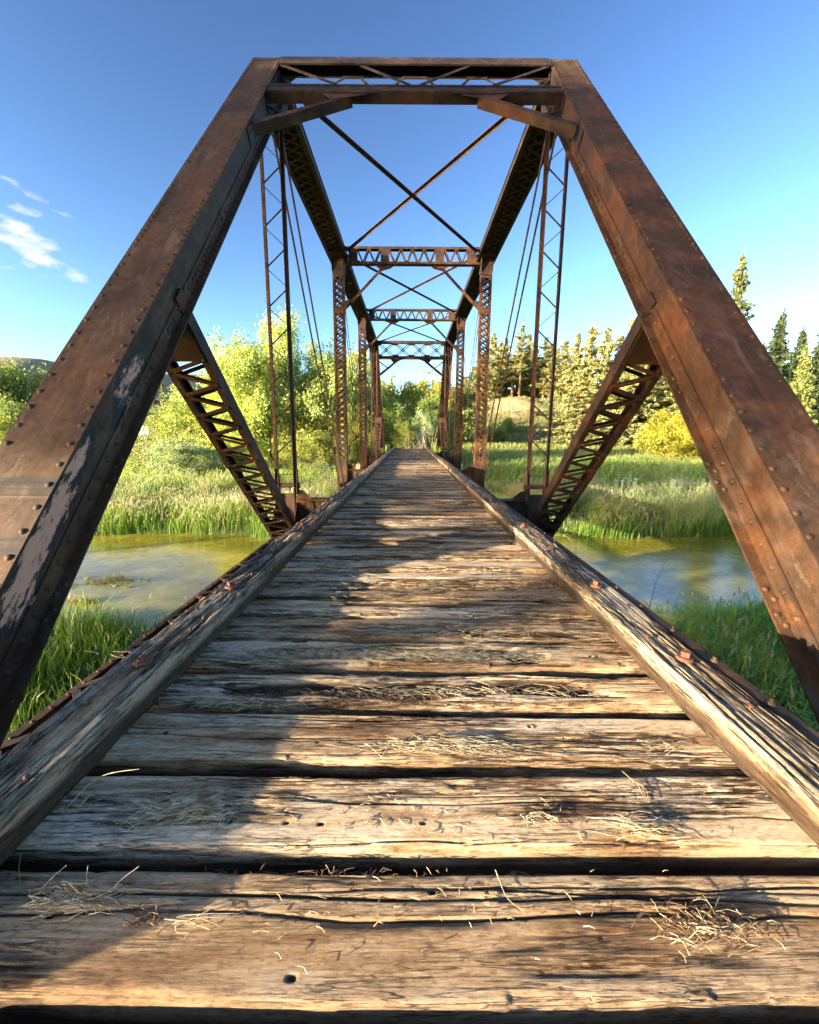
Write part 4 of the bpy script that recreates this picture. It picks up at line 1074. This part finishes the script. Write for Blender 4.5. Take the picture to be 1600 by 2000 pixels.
place('yellow_bush', broadleaf(211, 5, 3.4, 2.2, 2.6, 260, 90, .6, .10, (.33, .32, .04), nl=20, ragged=.35), 5, 1325, 798, 54, 'dense yellow green bush beside the right end post', 'bush', wpx=125, W0=6.8)
place('bush', shrubG, 4, 992, 812, 112, 'small dark bush alone on the dry slope', 'bush', wpx=26, W0=6)
place('bush', shrubO, 4, 972, 842, 104, 'yellow green bush at the foot of the dry slope', 'bush', wpx=40, W0=6)
place('bush', shrubG, 4, 1165, 838, 96, 'dark bush at the foot of the pines', 'bush', wpx=60, W0=6, rz=2)
place('bush', shrubO, 4, 1215, 842, 90, 'olive bush at the foot of the pines near the laced strut', 'bush', wpx=56, W0=6, rz=2.6)
# left hillside
place('oak_tree', oak, 10, 45, 702, 52, 'green tree at the left edge of the view beside the end post', 'tree', wpx=110, W0=9)
place('oak_tree', oak, 10, 25, 770, 44, 'bluish green tree low at the left edge of the view', 'tree', wpx=90, W0=9, rz=1.1)
place('oak_tree', oak, 10, -30, 690, 50, 'green tree just past the left edge of the view', 'tree', wpx=120, W0=9, rz=3)
for i, (px, tp, Y) in enumerate([(262, 752, 118), (282, 744, 122), (300, 736, 116), (322, 742, 120), (345, 750, 112), (365, 770, 108), (242, 770, 110), (400, 740, 130), (430, 735, 128)]):
    place('pine_tree', pines[(i*3+1) % 4], 24, px, tp, Y, f"{adj[i]} dark pine on the left hillside, {['first','second','third','fourth','fifth','sixth','seventh','eighth','ninth'][[1,2,3,4,5,6,0,7,8][i]]} from the left", 'pine tree', 'pines on the left hillside')
for i, (px, tp, Y) in enumerate([(300, 790, 84), (338, 795, 76), (262, 800, 90), (372, 800, 68)]):
    place('round_tree', oak, 10, px, tp, Y, ['grey green round tree above the dead tree', 'green round tree right of the dead tree', 'round tree left of the dead tree', 'olive round tree behind the low willow'][i], 'tree', None, wpx=60, W0=9)
place('hill_bush', shrubG, 4, 72, 706, 165, 'small round bush on the crest of the golden hill', 'bush', wpx=26, W0=6)
# bare dead tree
rg = random.Random(5); m = MB(); p = at(300, 900, 52); zb = float(terr(p.x, 52))
for k in range(26):
    a = rg.uniform(-1.5, 1.5); h = rg.uniform(2.2, 4.6); s = Vector((rg.uniform(-.8, .8), rg.uniform(-.6, .6), 0)); e = s+Vector((math.sin(a)*h*.6, rg.uniform(-1, 1), h*math.cos(a)*.9+.3)); md = s.lerp(e, .5)+Vector((rg.uniform(-.4, .4), 0, .2))
    m.tube([s, md, e], .045, 5, .012)
    for j in range(3): q = md.lerp(e, rg.uniform(0, .8)); m.tube([q, q+Vector((rg.uniform(-.7, .7), rg.uniform(-.4, .4), rg.uniform(.1, .9)))], .018, 4, .006)
o = m.build('dead_tree', M_DEAD); o.location = (p.x, 52, zb); o.scale = (1.05, 1, 1.05); tag(o, 'bare pale dead tree above the silvery shrub left of the bridge', 'dead tree')

# bare twigs heaped at the foot of the thicket by the deck end
rg = random.Random(9); m = MB(); p = at(828, 870, 40.5)
for k in range(44):
    s = Vector((rg.uniform(-1.6, 1.6), rg.uniform(-.8, .8), -.2)); e = s+Vector((rg.uniform(-1.2, 1.2), rg.uniform(-.5, .5), rg.uniform(.5, 2.6))); m.tube([s, s.lerp(e, .5)+Vector((rg.uniform(-.3, .3), 0, .1)), e], .016, 4, .006)
o = m.build('dead_brush', M_DEAD); o.location = (p.x, 40.5, -.3); tag(o, 'tangle of bare grey brush at the far end of the deck', 'brush')

# trees on the left bank behind the camera: they cast the shade over the bridge
def up(u, s): return (u*SDY - s*SDX, -u*SDX - s*SDY)      # u across the light, s back towards the sun
bigleaf = broadleaf(208, 16, 5.0, 9.2, 6.6, 300, 60, 1.3, .30, (.10, .14, .03), nl=14, ragged=.35)
highleaf = broadleaf(209, 16, 4.4, 13.9, 3.4, 100, 190, 1.1, .24, (.10, .14, .03), nl=10, ragged=.3)

bt = [(-8.0, 34, highleaf, .92), (-5.4, 29, highleaf, .88), (-7.0, 42, highleaf, 1.05), (-19.0, 40, highleaf, 1.05), (-25, 46, highleaf, 1.0), (1.5, 26, highleaf, .95), (6.5, 28, highleaf, 1.0), (-2.0, 28, highleaf, .95)]
for i, (u, s, ms, k) in enumerate(bt):
    x, y = up(u, s); plant('shade_tree', ms, (x, y, float(terr(x, y))), k, i*1.7, 'tall leafy tree on the left bank outside the view, shading the bridge', 'tree', 'trees on the bank that shade the bridge')

# ================================================================= FLOWERS, TWIGS, SMALL THINGS
def umbels(px, py, Y, w, h, n, label, seed):
    rg = np.random.default_rng(seed); p = at(px, py, Y); m = MB(); V = []; 
    gz = float(terr(p.x, Y)); st = MB()
    for k in range(n):
        x = p.x+rg.uniform(-w, w); y = Y+rg.uniform(-.6, .6); z = p.z+rg.uniform(-h, h); r = rg.uniform(.05, .11)
        for j in range(16):
            a = rg.uniform(0, 6.28); q = r*math.sqrt(rg.random()); c = Vector((x+q*math.cos(a), y+q*math.sin(a), z+.03*(1-q/r))); s_ = .018
            m.add([c+Vector((-s_, -s_, 0)), c+Vector((s_, -s_, .004)), c+Vector((s_, s_, 0)), c+Vector((-s_, s_, .006))], [(0, 1, 2, 3)])
        st.tube([(x, y, gz-.05), (x, y, z)], .006, 4, cap=False)
    o = m.build('white_wildflowers', M_WHITE); o.data.materials.append(M_STEM); nf = len(m.f); mm_ = MB(); mm_.v, mm_.f, mm_.sm = m.v+st.v, m.f+[tuple(i+len(m.v) for i in f) for f in st.f], m.sm+st.sm
    o.data.clear_geometry(); o.data.from_pydata(mm_.v, [], mm_.f); o.data.polygons.foreach_set('material_index', np.array([0]*nf+[1]*(len(mm_.f)-nf), np.int32)); tag(o, label, 'wildflowers', 'white umbel flowers along the far bank', 'stuff')
M_WHITE, nt, b = newmat('white_petals'); b.inputs['Base Color'].default_value = (.78, .78, .68, 1); b.inputs['Roughness'].default_value = .8
M_STEM, nt, b = newmat('green_stem'); b.inputs['Base Color'].default_value = (.10, .16, .04, 1)
M_STRAW, nt, b = newmat('dry_straw'); tcn = N(nt, 'ShaderNodeTexCoord').outputs['Object']
L(ramp(nt, noise(nt, tcn, 25, 3, .6), [(.35, (.24, .16, .075)), (.5, (.42, .33, .19)), (.68, (.62, .53, .36))]), b.inputs['Base Color'], nt); b.inputs['Roughness'].default_value = .7
M_CHAFF, nt, b = newmat('brown_chaff'); tcn = N(nt, 'ShaderNodeTexCoord').outputs['Object']
L(ramp(nt, noise(nt, tcn, 60, 3, .7), [(.35, (.06, .03, .016)), (.55, (.16, .085, .045)), (.7, (.30, .19, .11))]), b.inputs['Base Color'], nt); b.inputs['Roughness'].default_value = .85
umbels(608, 905, 22, .9, .25, 34, 'white umbel flowers between the left hanger and the first post', 81)
umbels(640, 915, 21, .5, .2, 20, 'white umbel flowers close to the left eyebars', 85)
umbels(1222, 938, 20.5, .5, .12, 26, 'white umbel flowers in the reed grass right of the strut, nearer ones', 82)
umbels(1330, 940, 20.5, .4, .12, 18, 'white umbel flowers in the reed grass beside the right end post', 83)
umbels(1300, 890, 34, 2.2, .25, 40, 'white umbel flowers in the meadow below the yellow bush', 84)
umbels(982, 885, 36, 2.0, .3, 30, 'white umbel flowers in the meadow behind the right post', 86)

# small white things beyond the bridge
M_WP, nt, b = newmat('white_paint'); b.inputs['Base Color'].default_value = (.75, .73, .66, 1); b.inputs['Roughness'].default_value = .5
M_CONC = barkmat('pale_concrete', (.42, .38, .30), (.66, .60, .50))
for px, lb in ((701, 'pale concrete block beside the left side of the deck far off'), (898, 'pale concrete block beside the right side of the deck far off')):
    m = MB(); p = at(px, 912, 30); c = Vector((0, 0, 0))
    m.add([(-.2, -.2, -.9), (.2, -.2, -.9), (.2, .2, -.9), (-.2, .2, -.9), (-.17, -.17, .18), (.17, -.17, .18), (.17, .17, .18), (-.17, .17, .18)], [(3, 2, 1, 0), (4, 5, 6, 7), (0, 1, 5, 4), (1, 2, 6, 5), (2, 3, 7, 6), (3, 0, 4, 7)])
    m.add([(-.19, -.19, .18), (.19, -.19, .18), (.19, .19, .18), (-.19, .19, .18), (0, 0, .27)], [(0, 1, 4), (1, 2, 4), (2, 3, 4), (3, 0, 4), (3, 2, 1, 0)])
    o = m.build('concrete_marker', M_CONC); o.location = p; tag(o, lb, 'marker', 'pale blocks beside the far deck')
# little white trailer far left
p = at(275, 840, 78); e = empty('white_trailer', (p.x, 78, float(terr(p.x, 78)))); tag(e, 'small white trailer far off between the left end post and the dead tree', 'trailer')
zb = p.z-e.location.z
m = MB(); m.obox((0, 0, zb-.1), X_*1.9, Y_*.9, Z_*.75); m.obox((0, 0, zb+.67), X_*1.8, Y_*.85, Z_*.04); m.build('body', M_WP, e)
M_GLD, nt, b = newmat('dark_window'); b.inputs['Base Color'].default_value = (.03, .04, .05, 1); b.inputs['Roughness'].default_value = .1
for x in (-1.1, .1, 1.2): m = MB(); m.obox((x, -.91, zb+.1), X_*.32, Y_*.015, Z_*.22); m.build('window', M_GLD, e)
for x in (-.8, .8): m = MB(); m.tube([(x, -.92, zb-1.0), (x, -.7, zb-1.0)], .3, 14); m.build('wheel', M_GLD, e)
m = MB(); m.obox((0, 0, (zb-1.3)/2), X_*1.2, Y_*.1, Z_*abs(zb-1.3)/2*1.0) if False else None

# rocks and weed islet breaking the water on the left
rg = np.random.default_rng(3); m = MB()
M_MUD = barkmat('wet_river_weed', (.10, .10, .035), (.24, .24, .10))
for px, py, w, n in ((195, 1140, .8, 34), (170, 1180, .3, 12)):
    k = (1000-py); ang = math.atan2(py-1000, F_PX)+TH; Y = (CH-WZ)/math.tan(ang); p = at(px, py, Y)
    for i in range(n):
        c = Vector((p.x+rg.normal()*w*.7, Y+rg.normal()*w*.22, WZ-.01)); r = rg.uniform(.04, .13)
        m.dome(c, (rg.normal()*.2, rg.normal()*.2, 1), r, r*rg.uniform(.12, .25), 7)
        for j in range(16): a = rg.uniform(0, 6.28); q_ = c+Vector((rg.normal()*.12, rg.normal()*.06, 0)); m.tube([q_, q_+Vector((math.cos(a)*.10, math.sin(a)*.06, rg.uniform(.05, .2)))], .005, 3, .0015, cap=False)
tag(m.build('river_weed', M_MUD), 'clumps of weed and stones breaking the river surface on the left', 'river weed', None, 'stuff')

# thin bare saplings by the right guard timber
def sapling(px, py, Y, h, seed, label, name='bare_sapling', lean=0, nb=9):
    r = random.Random(seed); m = MB(); p = at(px, py, Y); pts = [Vector((0, 0, -1.2))] + [Vector((lean*(i/5)**2+r.uniform(-.02, .02), r.uniform(-.02, .02), h*i/5)) for i in range(1, 6)]
    m.tube(pts, .005, 5, .002)
    for i in range(nb):
        j = r.randrange(1, 5); s = pts[j].lerp(pts[min(j+1, 5)], r.random()); a = r.choice((-1, 1)); l = r.uniform(.15, .4)
        m.tube([s, s+Vector((a*l*.5, r.uniform(-.1, .1), l*.35)), s+Vector((a*l, r.uniform(-.2, .2), l*.9))], .0022, 4, .001)
    o = m.build(name, M_BARK); o.location = p; tag(o, label, 'sapling'); return o
sapling(1262, 1225, 5.6, 1.15, 4, 'thin bare sapling rising against the river right of the bridge', lean=.22)
def blade(name, pts, r, m_, label, cat):
    m = MB(); P_ = [Vector(q) for q in pts]; out = []
    for i in range(12):
        t = i/11*(len(P_)-1); k = min(int(t), len(P_)-2); f = t-k
        a = P_[max(k-1, 0)]; b_ = P_[k]; c = P_[k+1]; d = P_[min(k+2, len(P_)-1)]
        out.append(.5*((2*b_)+(c-a)*f+(2*a-5*b_+4*c-d)*f*f+(3*b_-a-3*c+d)*f**3))
    m.tube(out, r, 5, r*.25); o = m.build(name, m_); return tag(o, label, cat)
p0 = at(1122, 1103, 4.2); 
blade('dry_grass_blade', [p0+Vector((0, 0, -.25)), p0, at(1124, 1070, 4.2), at(1112, 1052, 4.2), at(1100, 1046, 4.2)], .004, M_STRAW, 'arching dry grass stem beside the right guard timber', 'grass blade')

# ---- dry litter on the deck
def litter(name, n, cx, cy, wx, wy, z, ln, r, m_, label, seed, ang=0.0, spread=1.2, hump=.02, curl=.25, cat='litter'):
    rg = np.random.default_rng(seed); m = MB()
    for i in range(n):
        x = cx+rg.normal()*wx*.5; y = cy+np.clip(rg.normal()*.5, -1.1, 1.1)*wy; d = ((x-cx)/wx)**2
        a = ang+rg.normal()*spread*.6; l = ln*rg.uniform(.35, 1.25); zz = z+hump*max(0, 1-d)*rg.random()+r; t = rg.normal()*.10
        ux, uy = math.cos(a)*l/2, math.sin(a)*l/2*.8; c = rg.normal()*curl*l
        m.tube([(x-ux, y-uy, zz+max(-.004, -t*l/2)), (x-uy*c/l, y+ux*c/l*.9, zz+.003), (x+ux, y+uy, zz+max(-.004, t*l/2))], r*rg.uniform(.6, 1.3), 3, r*.5, cap=False)
    return tag(m.build(name, m_), label, cat, None, 'stuff')
def gp(px, py, z=0.0):
    lo, hi = .4, 60
    for _ in range(50):
        mid = (lo+hi)/2
        if at(px, py, mid).z > z: hi = mid
        else: lo = mid
    # at() above z means the ray is still over the deck
    lo, hi = .4, 60
    for _ in range(60):
        mid = (lo+hi)/2
        if at(px, py, mid).z > z: lo = mid
        else: hi = mid
    return at(px, py, lo)
def lit(px, py, wpx, hy, n, ln, label, seed, mt=M_STRAW, r=.0014, z=.004, name='dry_needles', **kw):
    p = gp(px, py); q = gp(px+wpx, py); return litter(name, n, p.x, p.y, abs(q.x-p.x), hy, z, ln, r, mt, label, seed, **kw)
lit(365, 1583, 85, .05, 230, .13, 'loose heap of dry needles on the second tie near the left guard', 91, ang=.5, spread=.7, hump=.02)
lit(1255, 1620, 70, .035, 60, .10, 'scatter of dry needles on the second tie near the right guard', 92, spread=.6)
lit(1240, 1548, 20, .03, 7, .12, 'few crossed needles standing at the back of the second tie', 93, ang=1.2, spread=.5, hump=.03)
lit(1040, 1608, 70, .02, 40, .05, 'short straw bits in the crack of the second tie', 94, spread=1.2)
lit(860, 1462, 130, .03, 300, .14, 'drift of dry needles in the middle of the third tie', 95, ang=.1, spread=.5)
lit(1290, 1462, 60, .03, 26, .06, 'few straw bits on the right part of the third tie', 96)
lit(740, 1280, 330, .045, 1100, .12, 'long bed of pale needles filling the hollow of the rotten tie', 97, z=-.010, ang=.05, spread=.9, hump=.02)
lit(760, 1358, 420, .045, 1500, .05, 'brown chaff filling the long rotten hollow', 98, mt=M_CHAFF, z=-.022, r=.0020, spread=1.6, hump=.02, name='brown_chaff')
lit(900, 1352, 330, .04, 200, .11, 'pale needles scattered over the brown chaff', 99, z=-.012, spread=1.0)
lit(470, 1372, 120, .04, 60, .11, 'needles at the left end of the chaff filled hollow', 100, z=-.01, spread=1.0)
lit(1390, 1815, 90, .045, 130, .055, 'dark clump of needles and chaff on the nearest tie', 101, mt=M_CHAFF, r=.0012, spread=1.5, hump=.02)
lit(1400, 1820, 100, .05, 75, .06, 'pale straw bits over the dark clump on the nearest tie', 102, spread=1.4, hump=.02)
lit(150, 1765, 90, .035, 120, .07, 'grey wisps of dry grass on the left end of the nearest tie', 103, spread=.8, hump=.02)
lit(290, 1800, 40, .02, 30, .035, 'crumbs of rotten wood by the nail holes on the nearest tie', 104, mt=M_CHAFF, r=.002, spread=2)
lit(395, 1805, 40, .02, 9, .11, 'three curved needles on the nearest tie', 105, ang=.2, spread=.3, curl=.12)
lit(800, 1790, 600, .10, 60, .03, 'loose straw crumbs over the nearest tie', 106, spread=2, hump=0)
lit(800, 1600, 560, .09, 60, .03, 'loose straw crumbs over the second tie', 107, spread=2, hump=0)
lit(700, 1700, 560, .015, 160, .035, 'bits of straw and chaff lodged in the gap behind the nearest tie', 120, mt=M_CHAFF, z=-.03, r=.002, spread=2, hump=.02)
lit(800, 1528, 480, .015, 160, .035, 'bits of straw and chaff lodged in the gap behind the second tie', 121, mt=M_CHAFF, z=-.03, r=.002, spread=2, hump=.02)
lit(820, 1150, 260, .30, 260, .06, 'needles caught between the middle ties', 108, spread=1.0, hump=.01)
lit(960, 1240, 180, .10, 120, .06, 'needles on the ties at the edge of the sun patch', 109, spread=1.0, hump=.01)
p = gp(985, 1760); blade('pine_needle', [gp(968, 1702)+Z_*.004, gp(990, 1755)+Z_*.004, gp(1022, 1782)+Z_*.004], .0014, M_STRAW, 'single long needle on the middle of the nearest tie', 'needle')
# dry seeding stems beside the left guard timber
for i, (a, b_, c) in enumerate((((120, 1590), (190, 1520), (272, 1502)), ((150, 1580), (185, 1545), (232, 1520)), ((118, 1592), (150, 1575), (200, 1560)))):
    q = gp(*a); Yq = q.y
    blade('dry_grass_blade', [q, at(b_[0], b_[1], Yq+.04), at(c[0], c[1], Yq+.02)], .0022, M_STRAW, ['longest dry stem arching from the left guard timber, with a seed head', 'short dry stem beside the longest one by the left guard timber', 'lowest dry stem lying toward the tie by the left guard timber'][i], 'grass blade')
for i, (a, c) in enumerate((((40, 1730), (42, 1665)), ((175, 1745), (172, 1690)), ((215, 1740), (272, 1692)), ((75, 1745), (130, 1690)))):
    q = gp(*a); blade('grass_sprig', [q, at((a[0]+c[0])/2-4, (a[1]+c[1])/2, q.y), at(c[0], c[1], q.y)], .0016, M_STEM if i == 0 else M_STRAW,
                      ['green sprig at the far left corner of the nearest tie', 'upright thin dry sprig on the nearest tie', 'dry sprig leaning right on the nearest tie', 'dry sprig leaning right beside the green sprig'][i], 'sprig')

# added out-of-view concrete blocks; the left one is shaped to shade the guard timber
for sx in (-1, 1):
    m = MB(); x, zt = sx*2.72, (.375 if sx < 0 else .10)
    m.obox((x, .55, (zt-3)/2-.04), X_*.36, Y_*.58, Z_*((zt+3)/2-.04)); m.obox((x, .55, zt-.04), X_*.40, Y_*.62, Z_*.04)
    tag(m.build('added_block', M_CONC), 'added unseen concrete block beside the foot of the ' + ('left' if sx < 0 else 'right') + ' end post', 'added block')
